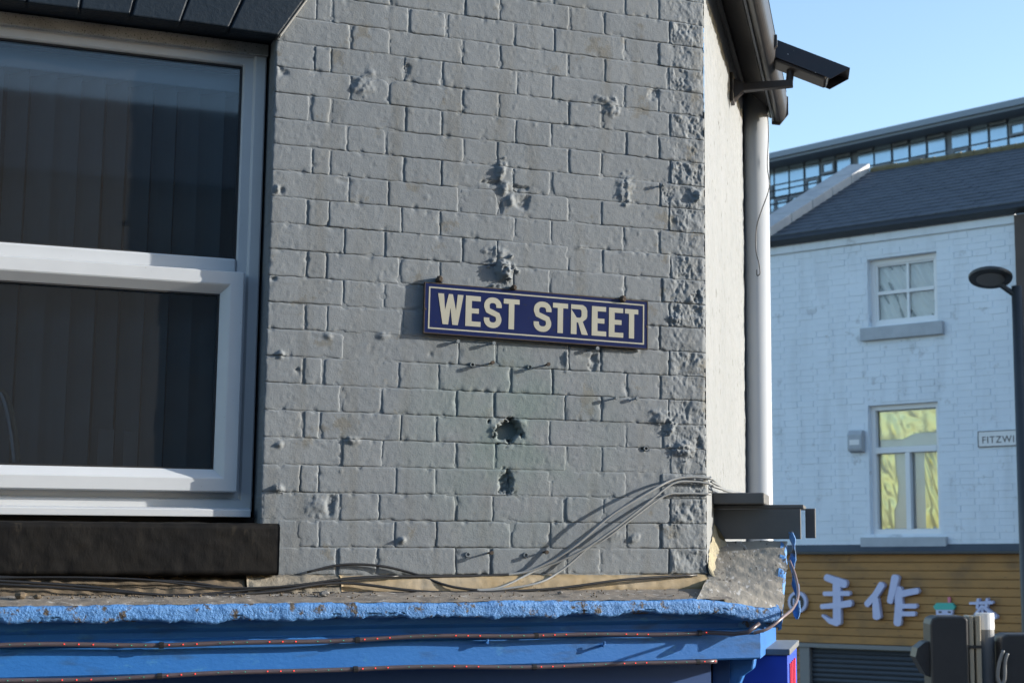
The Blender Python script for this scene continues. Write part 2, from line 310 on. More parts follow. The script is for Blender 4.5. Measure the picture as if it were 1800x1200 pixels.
# bricks
A_J = [-.089, .0235, .246, .357, .580, .693, .915]
B_J = [-.1985, -.1437, .0745, .187, .409, .530, .768, .885]
def brick(u0, u1, z0, z1, isrough=False):
    uc, zc = (u0 + u1) / 2, (z0 + z1) / 2
    st = .0026 if isrough else .0044
    a = nodes(u0, u1, st); b = nodes(z0, z1, st)
    U, Z = np.meshgrid(a, b); n, m = len(a), len(b)
    u = U.ravel().copy(); z = Z.ravel().copy()
    eu = np.minimum(u - u0, u1 - u); ez = np.minimum(z - z0, z1 - z)
    cr = random.uniform(.003, .009)           # rounded, knocked corners
    e = np.minimum(eu, ez); both = np.maximum(0, cr - eu) ** 2 + np.maximum(0, cr - ez) ** 2
    out = relief(u, z)
    drop = .0012 * np.exp(-(e / .0016) ** 1.3) + .003 * np.clip(np.sqrt(both) / cr - .85, 0, 1) * 2
    chip = np.clip(vn(u * 55, z * 55, 41) - .45, 0, 1) * np.exp(-e / .006) * .011
    h = random.gauss(.0009, .0007) + random.gauss(0, .0055) * (u - uc) + random.gauss(0, .010) * (z - zc)
    out = out + h - drop - chip
    if isrough: out = out + rough(u, z) * isrough * np.clip(e / .006, .3, 1) * np.clip((u - .90) / .03, .25, 1) + .001
    if u1 > UC - .003: out = np.where(u > UC - .012, out * np.clip((UC - u) / .012, .0, 1), out)
    ju = .0017 * vn(u * 70, z * 70, 51) + .0006 * vn(u * 200, z * 200, 52); jz = .0014 * vn(u * 60, z * 60, 53)
    ed = np.exp(-e / .004); u = u + ju * ed; z = z + jz * ed
    if u1 > UC - .003: u = np.where(u > UC - .004, UC - .001 - .0035 * np.clip(vn(z * 90, z * 0, 55) + .4 * vn(z * 260, z * 0, 56) + .2, 0, 1), np.minimum(u, UC))
    vs = np.stack([u - uc, -out, z - zc], 1).tolist()
    fs = [(j*n+i, j*n+i+1, (j+1)*n+i+1, (j+1)*n+i) for j in range(m-1) for i in range(n-1)]
    ring = list(range(n)) + [j*n+n-1 for j in range(1, m)] + [(m-1)*n+i for i in range(n-2, -1, -1)] + [j*n for j in range(m-2, 0, -1)]
    k = len(vs)
    L = len(ring)
    for r in ring: vs.append(list(vs[r]))
    for r in ring: vs.append([vs[r][0], .075, vs[r][2]])
    fs += [(k + i, k + L + i, k + L + (i+1) % L, k + (i+1) % L) for i in range(L)]
    me = bpy.data.meshes.new('brick'); me.from_pydata(vs, [], fs)
    return link('brick', me, M_['paint'], front, FR, smooth=True, at=(uc, 0, zc))
for k in range(-8, 18):
    z0 = Z0 + k * CH; z1 = z0 + CH
    left = UJ if k > -7 else -.256
    if z0 > 5.66: left = -.42
    js = [left] + [j + random.uniform(-.006, .006) for j in (A_J if k % 2 == 0 else B_J) if j > left + .03] + [UC]
    for i in range(len(js) - 1):
        gl = 0 if i == 0 else random.choice([.0006, .0009, .0013, .0022, .0038]); gr = 0 if i == len(js) - 2 else random.choice([.0006, .0009, .0013, .0022, .0038])
        gz_ = random.choice([.0006, .0008, .0011, .0015])
        isr = (i == len(js) - 2) and (1. if ((k % 2 == 0) or k in (-5, 7, 3, -3)) else .5)
        brick(js[i] + gl, js[i+1] - gr, z0 + gz_, z1 - gz_ * .6, isr)
# body of the wall round the window and behind the bricks
MB().box(UJ + .001, UC - .02, .03, .30, 3.2, 7.2).build('wall_core', M_['paint'], bld, FR)
MB().box(-4, -1.62, .0, .30, 3.2, 7.2).build('side_pier', M_['paint'], bld, FR)
MB().box(-1.62, UJ + .001, .012, .30, 5.80, 7.2).build('wall_over_window', M_['paint'], bld, FR)
MB().box(-1.62, UJ + .001, .02, .30, 3.2, 4.17).build('wall_under_window', M_['fillet'], bld, FR)
MB().box(UJ, UC - .003, .006, .03, 6.1, 7.2).build('gable_wall', M_['paint'], bld, FR)
rm_ = MB()
rm_.add([(-3.9,.31,3.3),(.95,.31,3.3),(.95,3.2,3.3),(-3.9,3.2,3.3),(-3.9,.31,6.9),(.95,.31,6.9),(.95,3.2,6.9),(-3.9,3.2,6.9)], [(0,1,2,3),(4,7,6,5),(1,5,6,2),(2,6,7,3),(3,7,4,0)])
rm_.build('room_lining', M_['room'], bld, FR)
# ---- dark painted flat arch of voussoirs
ZA, ZT = 5.672, 6.02
arch = MB().box(-1.70, -.29, -.004, .10, ZA + .004, 5.80).build('window_arch', M_['arch'], bld, FR)
xs_b = [-.3005, -.437, -.5692, -.700, -.832, -.965, -1.10, -1.24, -1.38, -1.52, -1.66]
for i in range(len(xs_b) - 1):
    b1, b0 = xs_b[i], xs_b[i+1]; f1 = .62 if i == 0 else (b1 + .98) * .20; f0 = (b0 + .98) * .20
    H = ZT - ZA; dz = random.uniform(-.006, .004)
    if i == 0: t1 = b1 + .215
    else: t1 = b1 + (b1 + .98) * .25
    t0 = b0 + (b0 + .98) * .25
    yf = -.022 - random.uniform(0, .008)
    v = MB().prism([(b0 + .0025, ZA + dz), (b1 - .0025, ZA + dz + random.uniform(-.003, .003)), (t1 - .003, ZT), (t0 + .003, ZT)], yf, .03)
    v.build('voussoir', M_['arch'], arch, FR, bevel=.004)
# pale strip along the skewback: sunlight on the arch side put into the colour
MB().prism([(-.3005, ZA - .004), (-.2935, ZA - .004), (-.2935 + .215, ZT), (-.3005 + .215, ZT)], -.019, .02).build('sunlit_arch_edge', M_['lit_edge'], arch, FR, bevel=.002)
# ---- window
WX0, WX1 = -1.60, -.3125
win = MB().loop(WX0, WX1, 4.335, 5.672, [(0, .16), (0, .098), (.004, .094), (.030, .094), (.034, .10), (.036, .104), (.060, .104), (.064, .11), (.066, .118), (.066, .16)])
win = win.build('window', M_['upvc'], bld, FR)
MB().box(WX0, WX1 + .002, .082, .15, 5.637, 5.672).build('head_board', M_['upvc_dirty'], win, FR, bevel=.002)
MB().box(WX0 + .064, WX1 - .066, .100, .15, 5.001, 5.043).build('transom', M_['upvc'], win, FR, bevel=.006)
sx1 = -.3595
sash = MB().loop(WX0 + .03, sx1, 4.386, 4.999, [(0, .10), (0, .062), (.003, .058), (.036, .058), (.040, .060), (.062, .082), (.064, .088), (.064, .13)])
sash.build('sash', M_['upvc'], win, FR)
MB().loop(WX0 + .092, sx1 - .0625, 4.4485, 4.9365, [(0, .083), (.004, .083), (.004, .09)]).build('sash_gasket', M_['rubber'], win, FR)
MB().loop(WX0 + .064, WX1 - .066, 5.0435, 5.606, [(0, .112), (.004, .112), (.004, .125)]).build('gasket', M_['rubber'], win, FR)
MB().box(WX0 + .06, WX1 - .06, .120, .126, 5.04, 5.612).build('pane', M_['glass'], win, FR)
MB().box(WX0 + .09, sx1 - .06, .090, .096, 4.445, 4.94).build('pane', M_['glass'], win, FR)
MB().prism([(.15, 4.348), (.055, 4.342), (.040, 4.338), (.040, 4.318), (.046, 4.318), (.15, 4.322)], WX0, -.3235, 'x').build('plastic_sill', M_['upvc'], win, FR, bevel=.002)
MB().box(WX0, WX1 + .009, .10, .28, 4.29, 4.318).build('sill_packing', M_['rubber'], win, FR)
# painted reveal: jamb and soffit
MB().box(UJ - .0005, UJ + .02, .004, .30, 4.29, 5.68).build('window_jamb', M_['paint'], bld, FR)
# stone sill with worn edges
def ledge_grid(name, prof, x0, x1, m, parent, fr, dx=.006, amp=.002, sc=40, seed=60, amp2=0., fn=None, endcap=True, sm=True):
    # prof: list of (y, z); surface swept along x with noise along its normal
    P = []
    for (y0, z0), (y1, z1) in zip(prof[:-1], prof[1:]):
        n = max(1, int(math.hypot(y1 - y0, z1 - z0) / dx))
        P += [(y0 + (y1 - y0) * k / n, z0 + (z1 - z0) * k / n) for k in range(n)]
    P.append(prof[-1]); P = np.array(P); T = np.gradient(P, axis=0); T /= np.linalg.norm(T, axis=1)[:, None] + 1e-9
    Nn = np.stack([T[:, 1], -T[:, 0]], 1); s = np.concatenate([[0], np.cumsum(np.linalg.norm(np.diff(P, axis=0), axis=1))])
    X = np.linspace(x0, x1, max(2, int((x1 - x0) / dx)))
    XX, SS = np.meshgrid(X, s); d = amp * fbm(XX, SS, sc, 3, seed) + amp2 * fbm(XX, SS * .3, 9, 2, seed + 7)
    Yv = P[:, 0][:, None] + Nn[:, 0][:, None] * d; Zv = P[:, 1][:, None] + Nn[:, 1][:, None] * d
    if fn: Yv, Zv = fn(XX, Yv, Zv)
    vs = np.stack([XX.ravel(), Yv.ravel(), Zv.ravel()], 1).tolist(); nx, ns = len(X), len(s)
    fs = [(j*nx+i, (j+1)*nx+i, (j+1)*nx+i+1, j*nx+i+1) for j in range(ns-1) for i in range(nx-1)]
    if endcap: fs += [tuple(j*nx for j in range(ns)), tuple(j*nx+nx-1 for j in range(ns))[::-1]]
    me = bpy.data.meshes.new(name); me.from_pydata(vs, [], fs); return link(name, me, m, parent, fr, smooth=sm)
ledge_grid('window_sill', [(.11, 4.306), (-.040, 4.298), (-.050, 4.290), (-.052, 4.170), (-.044, 4.162), (.03, 4.160), (.03, 4.20)], -1.75, -.2590, M_['black_stone'], bld, FR, .007, .0014, 30, 70)
# ---- canted corner wall
gu = np.arange(0, 1.555, .012); gz = np.arange(3.2, 6.17, .012); U, Z = np.meshgrid(gu, gz); Uf, Zf = U.ravel(), Z.ravel()
Y = -(.0016 * fbm(Uf, Zf, 14, 3, 80) + .0018 * fbm(Uf, Zf, 50, 2, 81)); Y[Uf < .001] = 0
nx = len(gu); vs = np.stack([Uf, Y, Zf], 1).tolist()
fs = [(j*nx+i, j*nx+i+1, (j+1)*nx+i+1, (j+1)*nx+i) for j in range(len(gz)-1) for i in range(nx-1)]
me = bpy.data.meshes.new('canted_wall'); me.from_pydata(vs, [], fs); link('canted_wall', me, M_['render'], bld, CA, smooth=True)
bw = MB(); e0 = CA.P(1.543, 0, 0); bk = CA.P(1.543, 0, 0) + azd(-37) * 3.0
a = CA.P(1.543, .0, 0); d2 = azd(-40)
bw.add([(a.x,a.y,0),(a.x+d2.x*4,a.y+d2.y*4,0),(a.x+d2.x*4,a.y+d2.y*4,6.1),(a.x,a.y,6.1)], [(0,1,2,3)])
bw.build('rear_wall', M_['render'], bld)
# roof slope above the cant
rfm = MB().add([tuple(CA.P(.10, -.17, 6.175)), tuple(CA.P(1.72, -.17, 6.175)), tuple(CA.P(1.72, 1.5, 7.6)), tuple(CA.P(.10, 1.5, 7.6))], [(0,1,2,3)])
rfm.build('roof', M_['slate'], bld)
# eaves: board, soffit, gutter
MB().prism([(.0, 6.1680), (-.020, 6.1680), (-.020, 6.1030), (-.012, 6.0980), (.0, 6.0980)], +.10, 1.72, 'x').build('eaves_board', M_['gutter'], bld, CA)
MB().prism([(-.0205, 6.1680), (-.112, 6.1680), (-.112, 6.0500), (-.104, 6.0460), (-.0205, 6.1160)], +.10, 1.66, 'x').build('soffit', M_['gutter'], bld, CA)
gt = MB().prism([(-.113, 6.0880)] + [(-.143 + .030 * math.cos(t), 6.0730 + .052 * math.sin(t)) for t in np.linspace(0, -math.pi, 15)] + [(-.176, 6.1280), (-.168, 6.1280), (-.113, 6.1280)], +.10, 1.64, 'x').build('gutter', M_['gutter'], bld, CA, bevel=.002)
MB().prism([(-.110, 6.1280), (-.110, 6.0180), (-.143, 6.0130), (-.180, 6.0580), (-.180, 6.1330)], 1.6405, 1.655, 'x').build('gutter_stop_end', M_['gutter'], gt, CA)
MB().prism([(-.125, 6.0280), (-.185, 6.0780), (-.185, 6.1180), (-.125, 6.1180)], .80, .825, 'x').build('gutter_clip', M_['gutter'], gt, CA)
MB().tube([(.10, -.116, 6.0340), (.6, -.116, 6.0320), (1.64, -.117, 6.0320)], .005, 6).build('gutter_cable', M_['midgrey'], gt, CA)
# ---- downpipe
pu, _ = CA.at(1335, 600, -.06)
def tubez(x, y, z0, z1, r, n=28): return MB().tube([(x, y, z0), (x, y, (z0 + z1) / 2), (x, y, z1)], r, n)
dp_ = CA.P(0, 0, 0)
Dp = 6.35; dpx = (1334 - PX) / F * Dp * 1.0
tubez(dpx, Dp, .2, 6.12, .054, 32).build('downpipe', M_['pipe'], bld, smooth=True)
# ---- cornice
cor = thing('x', 'x', 'x', FR); bpy.data.objects.remove(cor)
def rag(X, Y, Zz):
    Zz = Zz - np.clip(X - .93, 0, 1) / .235 * .036
    k = (Y < -.19) & (Zz < 4.06)
    return Y, Zz + np.where(k, .006 * fbm(X, X * 0, 11, 3, 91) + .0035 * np.abs(fbm(X, X * 0, 60, 2, 92)), 0)
cor = ledge_grid('cornice', [(-.213, 4.091), (-.222, 4.087), (-.2245, 4.080), (-.2235, 4.054), (-.219, 4.049), (-.165, 4.050)], -2.2, 1.168, M_['peel'], bld, FR, .0042, .0011, 45, 90, .0016, rag, True, True)
ledge_grid('ledge_top', [(.012, 4.122), (-.10, 4.108), (-.20, 4.092), (-.216, 4.090)], -2.2, 1.02, M_['ledge'], cor, FR, .008, .0018, 30, 95, .001, None, False)
MB().prism([(-.02, 4.05), (-.168, 4.050), (-.166, 4.030), (-.150, 4.020), (-.148, 4.004), (-.156, 4.000), (-.156, 3.990), (-.02, 3.990)], -2.2, 1.15, 'x').build('cove_moulding', M_['blue'], cor, FR, bevel=.002)
MB().prism([(-.02, 3.9895), (-.145, 3.9895), (-.148, 3.984), (-.148, 3.918), (-.143, 3.913), (-.02, 3.913)], -2.2, 1.14, 'x').build('flat_band', M_['blue'], cor, FR)
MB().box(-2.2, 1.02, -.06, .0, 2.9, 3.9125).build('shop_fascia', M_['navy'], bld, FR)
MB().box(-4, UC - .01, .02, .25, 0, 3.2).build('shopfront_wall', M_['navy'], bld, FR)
MB().box(-2.2, 1.02, -.05, .02, 3.9, 4.10).build('cornice_core', M_['fillet'], cor, FR)
# timber strip and mortar fillet at the wall foot
ledge_grid('timber_strip', [(.0, 4.160), (-.016, 4.157), (-.030, 4.148), (-.036, 4.120), (-.034, 4.112)], -.085, 1.028, M_['timber'], bld, FR, .007, .0012, 50, 100, .0008)
ledge_grid('mortar_fillet', [(.01, 4.166), (-.020, 4.158), (-.045, 4.130), (-.06, 4.112)], -.34, -.088, M_['fillet'], bld, FR, .006, .003, 50, 103, .003)
ledge_grid('mortar_fillet', [(.03, 4.160), (-.02, 4.150), (-.055, 4.125), (-.07, 4.110)], -2.2, -.345, M_['dirt'], bld, FR, .007, .004, 40, 106, .004)
# cant part of the cornice: a sloping slab with a square end
def slab_z(x): return 4.050 + (x + .12) * .6235
nxs, nys = 64, 44; T, SS_ = np.meshgrid(np.linspace(0, 1, nxs), np.linspace(0, 1, nys))
def toCA(v): q = CA.M.inverted() @ v; return np.array((q.x, q.y, q.z))
cA, cK, cD = toCA(FR.P(.90, -.218, 4.090)), np.array((.0, -.004, 4.155)), np.array((.22, 0, 4.262)); cB, cC = np.array((-.115, -.232, 4.052)), np.array((.22, -.232, 4.262))
Lf = np.where(T[..., None] < .5, cA + (cK - cA) * (2 * T[..., None]), cK + (cD - cK) * (2 * T[..., None] - 1)); Rt = cB + (cC - cB) * T[..., None]
G = Rt + (Lf - Rt) * SS_[..., None]; XX, YY2, ZZ = G[..., 0], G[..., 1], G[..., 2] + .0022 * fbm(G[..., 0], G[..., 1], 35, 3, 110)
YY2 = YY2 + np.where(SS_ < .1, (.1 - SS_) * 10 * .006 * fbm(XX, XX * 0, 22, 3, 111), 0)
me = bpy.data.meshes.new('slab_top')
me.from_pydata(np.stack([XX.ravel(), YY2.ravel(), ZZ.ravel()], 1).tolist(), [], [(j*nxs+i, j*nxs+i+1, (j+1)*nxs+i+1, (j+1)*nxs+i) for j in range(nys-1) for i in range(nxs-1)])
slab = link('cornice_slab', me, M_['slabtop'], bld, CA, smooth=True)
def slabprism(y0, y1, za, zb, xa, xb, m, nm, bev=.003):
    return MB().add([(xa,y0,slab_z(xa)+za),(xb,y0,slab_z(xb)+za),(xb,y1,slab_z(xb)+za),(xa,y1,slab_z(xa)+za),(xa,y0,slab_z(xa)+zb),(xb,y0,slab_z(xb)+zb),(xb,y1,slab_z(xb)+zb),(xa,y1,slab_z(xa)+zb)],
        [(0,3,2,1),(4,5,6,7),(0,1,5,4),(1,2,6,5),(2,3,7,6),(3,0,4,7)]).build(nm, m, slab, CA, bevel=bev)
slabprism(-.222, -.03, -.050, -.006, -.112, .22, M_['peel'], 'slab_edge')
ledge_grid('slab_nose', [(-.212, .001), (-.230, -.003), (-.234, -.018), (-.230, -.045), (-.220, -.050)], -.122, .22, M_['peel'], slab, CA, .005, .003, 30, 115, .004, lambda X, Y, Zq: (Y, Zq + slab_z(X)))
def ret(u, y, z0, z1, nm):                    # return of a moulding round the obtuse corner
    W = FR.P(u, y, 0); pl = [W, W + CA.d * .75, CA.P(.66, -.002, 0), CA.P(.0, -.002, 0)]
    MB().prism([(q.x, q.y) for q in pl], z0, z1, 'z').build(nm, M_['blue'], slab, WORLD)
ret(1.149, -.156, 3.9915, 4.049, 'moulding_return'); ret(1.139, -.148, 3.914, 3.9885, 'band_return')
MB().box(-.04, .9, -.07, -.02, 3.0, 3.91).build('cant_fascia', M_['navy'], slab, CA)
# torn strip of paint curling off the far end of the nose
tpn = 26; tv = MB(); rr = random.Random(4); vs = []
for i in range(tpn):
    t = i / (tpn - 1); z = 4.29 - .27 * t; y = -.242 - .022 * t - .005 * math.sin(t * 11); wd_ = .014 + .006 * math.sin(t * 23) + rr.uniform(-.005, .005)
    vs += [(.205 - .03 * t, y - wd_ * .5, z), (.215 - .03 * t + .01 * math.sin(t * 7), y + wd_ * .5, z)]
tv.add(vs, [(2*i, 2*i+1, 2*i+3, 2*i+2) for i in range(tpn - 1)]); tp_ = tv.build('torn_paint', M_['peel'], slab, CA, smooth=True); tp_.modifiers.new('thick', 'SOLIDIFY').thickness = .004
# scroll bracket under the band
brk = MB().prism([(-.145, 3.912), (-.02, 3.912), (-.02, 3.70), (-.05, 3.72), (-.08, 3.79), (-.11, 3.86), (-.14, 3.88)], -.03, .06, 'x').build('cornice_bracket', M_['blue'], bld, CA, bevel=.006)
# grey boards above the slab
b1 = MB().box(.222, .245, -.275, .0, 4.268, 4.362).build('flashing_board', M_['board'], bld, CA, bevel=.002)
MB().box(.2215, .40, -.285, .0, 4.3635, 4.376).build('board_capping', M_['board'], b1, CA, bevel=.003)
MB().box(.30, .34, -.318, -.286, 4.272, 4.366).build('end_plate', M_['board'], b1, CA, bevel=.002)
MB().box(.16, .40, -.165, -.002, 4.377, 4.412).build('upper_board', M_['board'], b1, CA, bevel=.004)
ledge_grid('corner_fillet', [(-.001, .065), (-.008, .035), (-.02, .014), (-.042, .002)], -.005, .215, M_['cream'], slab, CA, .006, .004, 45, 120, .004, lambda X, Y, Zq: (Y, Zq + slab_z(X)))
# nails and plugs in the wall
def nail(px, py, L=.028, r=.0042, m='rust', head=True):
    u, z = f_at(px, py, -L); b = MB().tube([(u, .01, z), (u, -L, z)], r * .7, 8)
    if head: b.tube([(u, -L + .004, z), (u, -L - .004, z)], r * 1.35, 10)
    b.build('nail', M_[m], front, FR, smooth=False)
for p in ((866, 637), (964, 640), (864, 971), (961, 970)): nail(*p)
for p, L in (((868, 603), .018), ((1050, 612), .018), ((1120, 700), .014), ((1084, 699), .02), ((1167, 325), .016), ((805, 600), .014)): nail(p[0], p[1], L, .004, 'paint')
def plug(px, py):
    u, z = f_at(px, py); b = MB(); n = 14
    for k in range(n):
        a0, a1 = 2*math.pi*k/n, 2*math.pi*(k+1)/n
        for (ra, ya, rb, yb) in ((.0085, .003, .0075, -.005), (.0075, -.005, .0045, -.005), (.0045, -.005, .0042, .006)):
            b.add([(u+ra*math.cos(a0), ya, z+ra*math.sin(a0)), (u+ra*math.cos(a1), ya, z+ra*math.sin(a1)), (u+rb*math.cos(a1), yb, z+rb*math.sin(a1)), (u+rb*math.cos(a0), yb, z+rb*math.sin(a0))], [(0,1,2,3)])
    b.build('wall_plug', M_['paint'], front, FR, smooth=True)
for p in ((822, 974), (924, 975), (830, 641), (931, 645), (1135, 788)): plug(*p)

# ================================================================== street name sign
SC = Vector((.4855, -.015, 4.9135)); SWd, SHt = .698, .148
signM = Matrix.Rotation(math.radians(.9), 4, 'Y') @ Matrix.Rotation(math.radians(-1.2), 4, 'X')
class SF: pass
sf = SF(); sf.M = FR.M @ Matrix.Translation(SC) @ signM
sign = bpy.data.objects.new('street_name_sign', None); COL.objects.link(sign); place(sign, sf.M)
tag(sign, 'dark blue enamel street sign reading WEST STREET on grey brick wall', 'street sign')
hw, hh = SWd / 2, SHt / 2
MB().box(-hw, hw, -.003, .004, -hh, hh).build('plate', M_['sign_blue'], sign, sf, bevel=.002)
MB().loop(-hw - .001, hw + .001, -hh - .001, hh + .001, [(0, .006), (0, -.001), (.0012, -.0038), (.0032, -.0038), (.0036, -.002)]).build('rusty_rim', M_['rust'], sign, sf)
MB().loop(-hw + .0125, hw - .0125, -hh + .0135, hh - .0115, [(0, -.0031), (0, -.0036), (.0042, -.0036), (.0042, -.0031)]).build('border_line', M_['sign_white'], sign, sf)
def signx(px):
    u, z = f_at(px, 555, -.015); return u - SC.x
ZB, ZTp = -.0445, .0450
def poly_letter(poly): MB().prism(poly, -.0038, -.0030).build('letter', M_['sign_white'], sign, sf)
def L_E(x0, x1):
    s = .0185; b = .0145; zm = (ZB + ZTp) / 2 + .001
    poly_letter([(x0, ZB), (x1, ZB), (x1, ZB + b), (x0 + s, ZB + b), (x0 + s, zm - b/2), (x1 - .006, zm - b/2), (x1 - .006, zm + b/2), (x0 + s, zm + b/2), (x0 + s, ZTp - b), (x1 - .001, ZTp - b), (x1 - .001, ZTp), (x0, ZTp)])
def L_T(x0, x1):
    c = (x0 + x1) / 2; s = .0085; b = .0145
    poly_letter([(c - s, ZB), (c + s, ZB), (c + s, ZTp - b), (x1, ZTp - b), (x1, ZTp), (x0, ZTp), (x0, ZTp - b), (c - s, ZTp - b)])
def L_W(x0, x1):
    w_ = x1 - x0; c = (x0 + x1) / 2; t = .0175
    poly_letter([(x0, ZTp), (x0 + t, ZTp), (x0 + .285 * w_ , ZB + .042), (c - .006, ZTp), (c + .006, ZTp), (x1 - .285 * w_, ZB + .042), (x1 - t, ZTp), (x1, ZTp), (x1 - .20 * w_, ZB), (x1 - .20 * w_ - t * .95, ZB), (c, ZB + .05), (x0 + .20 * w_ + t * .95, ZB), (x0 + .20 * w_, ZB)])
def strip(path, wd, nm='letter', y0=-.0038, y1=-.0030, m='sign_white', par=None, fr=None, taper=None):
    P = [Vector((a, b)) for a, b in path]; l = []; r = []
    for i, p in enumerate(P):
        t = (P[min(i+1, len(P)-1)] - P[max(i-1, 0)]).normalized(); n = Vector((-t.y, t.x)); h = wd / 2 * (taper(i / (len(P) - 1)) if taper else 1)
        l.append(p + n * h); r.append(p - n * h)
    poly = [tuple(q) for q in l] + [tuple(q) for q in r[::-1]]
    MB().prism(poly[::-1], y0, y1).build(nm, M_[m], par or sign, fr or sf)
def L_S(x0, x1):
    t = .0165; a, b = x0 + t / 2, x1 - t / 2; zt, zb = ZTp - t / 2 + .0005, ZB + t / 2 - .0005; zm = (zt + zb) / 2; R = .017; W_ = b - a
    pts = [(b, zt - .0215), (b, zt - R * .8)]
    pts += [(b - R + R * math.cos(q), zt - R + R * math.sin(q)) for q in np.linspace(.2, math.pi / 2, 6)]
    pts += [(a + R - R * math.sin(q), zt - R + R * math.cos(q)) for q in np.linspace(0, math.pi / 2, 7)]
    pts += [(a + .0005, zt - R - .004), (a + .004, zm + .006), ((a + b) / 2, zm), (b - .004, zm - .006), (b - .0005, zb + R + .004)]
    pts += [(b - R + R * math.cos(q), zb + R - R * math.sin(q)) for q in np.linspace(0, math.pi / 2, 7)]
    pts += [(a + R - R * math.sin(q), zb + R - R * math.cos(q)) for q in np.linspace(0, math.pi / 2 - .2, 6)]
    pts += [(a, zb + R * .8), (a, zb + .0215)]
    strip(pts, t)
def L_R(x0, x1):
    s = .0180; R = .0215; zc = ZTp - R - .002; xr = x1 - .002
    outer = [(x0, ZB), (x0 + s, ZB), (x0 + s, ZB + .036), (x0 + s + .005, ZB + .036), (x1 - s - .001, ZB), (x1 + .001, ZB), (x1 - .016, ZB + .0385)]
    outer += [(xr - .012, ZB + .041), (xr - .003, ZB + .048), (xr, ZB + .056), (xr, ZTp - .016), (xr - .004, ZTp - .006), (xr - .014, ZTp), (x0, ZTp)]
    n = len(outer)
    hole = [(x0 + s, ZTp - .0135), (xr - s - .004, ZTp - .0135), (xr - s, ZTp - .018), (xr - s, ZB + .056), (xr - s - .004, ZB + .0505), (x0 + s, ZB + .0505)]
    poly_letter(outer + [(x0, ZTp - .0135)] + hole + [(x0, ZTp - .01351)])
for ch, a, b in (('W', 768.6, 813.5), ('E', 817.6, 844.5), ('S', 850, 881), ('T', 884.5, 912.2), ('S', 937.5, 968.5), ('T', 971, 997.5), ('R', 1003, 1032.5), ('E', 1039.5, 1065), ('E', 1069.6, 1095), ('T', 1097.7, 1121)):
    {'W': L_W, 'E': L_E, 'S': L_S, 'T': L_T, 'R': L_R}[ch](signx(a), signx(b))
for px, py, r in ((774, 493, .010), (905, 506, .009), (1097, 523, .011)):
    u, z = f_at(px, py, -.03); q = Vector((u, 0, z)) - SC; b = MB()
    b.tube([(q.x, .02, q.z), (q.x, -.006, q.z + .002), (q.x + .001, -.014, q.z)], [r * .8, r, r * .55], 9); b.build('fixing_bolt', M_['rust'], sign, sf)
for x, z in ((-.345, -.004), (.3455, -.004)): MB().tube([(x, -.0045, z), (x, -.002, z)], .003, 10).build('screw_hole', M_['rust'], sign, sf)

# ================================================================== cables on the wall
def cable(pts, r, m, label, fr=FR, name='cable', n=6):
    P = [(*fr.at(px, py, y), y) for px, py, y in pts]; P = [(a, c, b) for a, b, c in P]
    o = MB().tube(smoothpath(P, 7), r, n).build(name, M_[m], None, fr, smooth=True)
    if m == 'cable_grey':
        o.data.materials.append(M_['cable_black'])
        for f in o.data.polygons: f.material_index = 1 if f.center.x < .30 + .1 * (r > .004) else 0
    return tag(o, label, 'cable', 'cables clipped along the corner wall')
cable([(1252, 841, -.012), (1215, 838, -.014), (1182, 843, -.02), (1144, 863, -.034), (1075, 905, -.038), (1013, 957, -.034), (960, 990, -.022), (906, 1008, -.016), (800, 1012, -.02), (640, 1014, -.04), (540, 1026, -.05), (460, 1034, -.06), (300, 1046, -.07), (150, 1030, -.06), (-40, 1018, -.06)], .0042, 'cable_grey', 'uppermost grey painted cable sweeping down from corner to wall foot')
cable([(1250, 850, -.01), (1215, 846, -.012), (1182, 850, -.018), (1140, 882, -.028), (1085, 925, -.03), (1030, 963, -.026), (990, 983, -.02), (940, 1003, -.016), (870, 1034, -.045), (797, 1031, -.044), (728, 1008, -.016), (668, 994, -.012), (600, 992, -.012), (540, 1005, -.018)], .0038, 'cable_grey', 'grey cable rising from wall foot, middle of the corner bundle')
cable([(1250, 868, -.008), (1200, 867, -.010), (1166, 872, -.014), (1110, 912, -.022), (1062, 948, -.022), (1034, 962, -.018), (985, 1003, -.02), (930, 1028, -.045), (800, 1041, -.05), (640, 1041, -.052), (460, 1040, -.055), (320, 1022, -.05), (150, 1018, -.05), (-40, 1012, -.05)], .0036, 'cable_grey', 'lowest grey cable of the corner bundle, turning along the ledge')
cable([(1225, 1010, -.03), (1100, 1018, -.05), (950, 1036, -.055), (760, 1040, -.055), (600, 1024, -.05), (470, 1040, -.075), (330, 1047, -.09), (160, 1036, -.08), (-40, 1024, -.07)], .0042, 'cable_black', 'thick black cable lying along the ledge under the sill')
cable([(700, 1012, -.04), (600, 1018, -.05), (500, 1030, -.06), (380, 1032, -.065), (250, 1018, -.06), (100, 1014, -.055), (-40, 1016, -.055)], .003, 'cable_black', 'thin black cable looping just below the black stone sill')
# cable tails tucked behind the boards of the canted corner
o = MB()
for k in range(3):
    pts = [(.0 + .02 * k, -.012, 4.452 - .012 * k), (.10, -.02 - .01 * k, 4.44 - .01 * k), (.22 + .05 * k, -.03, 4.425), (.34 + .1 * k, -.05 - .02 * k, 4.42)]
    cb = MB().tube(smoothpath(pts, 6), .004, 6).build('cable_tail', M_['cable_grey'], None, CA, smooth=True)
    tag(cb, ['upper', 'middle', 'lower'][k] + ' grey cable tail rounding the corner above the grey boards', 'cable', 'cable tails at the corner')
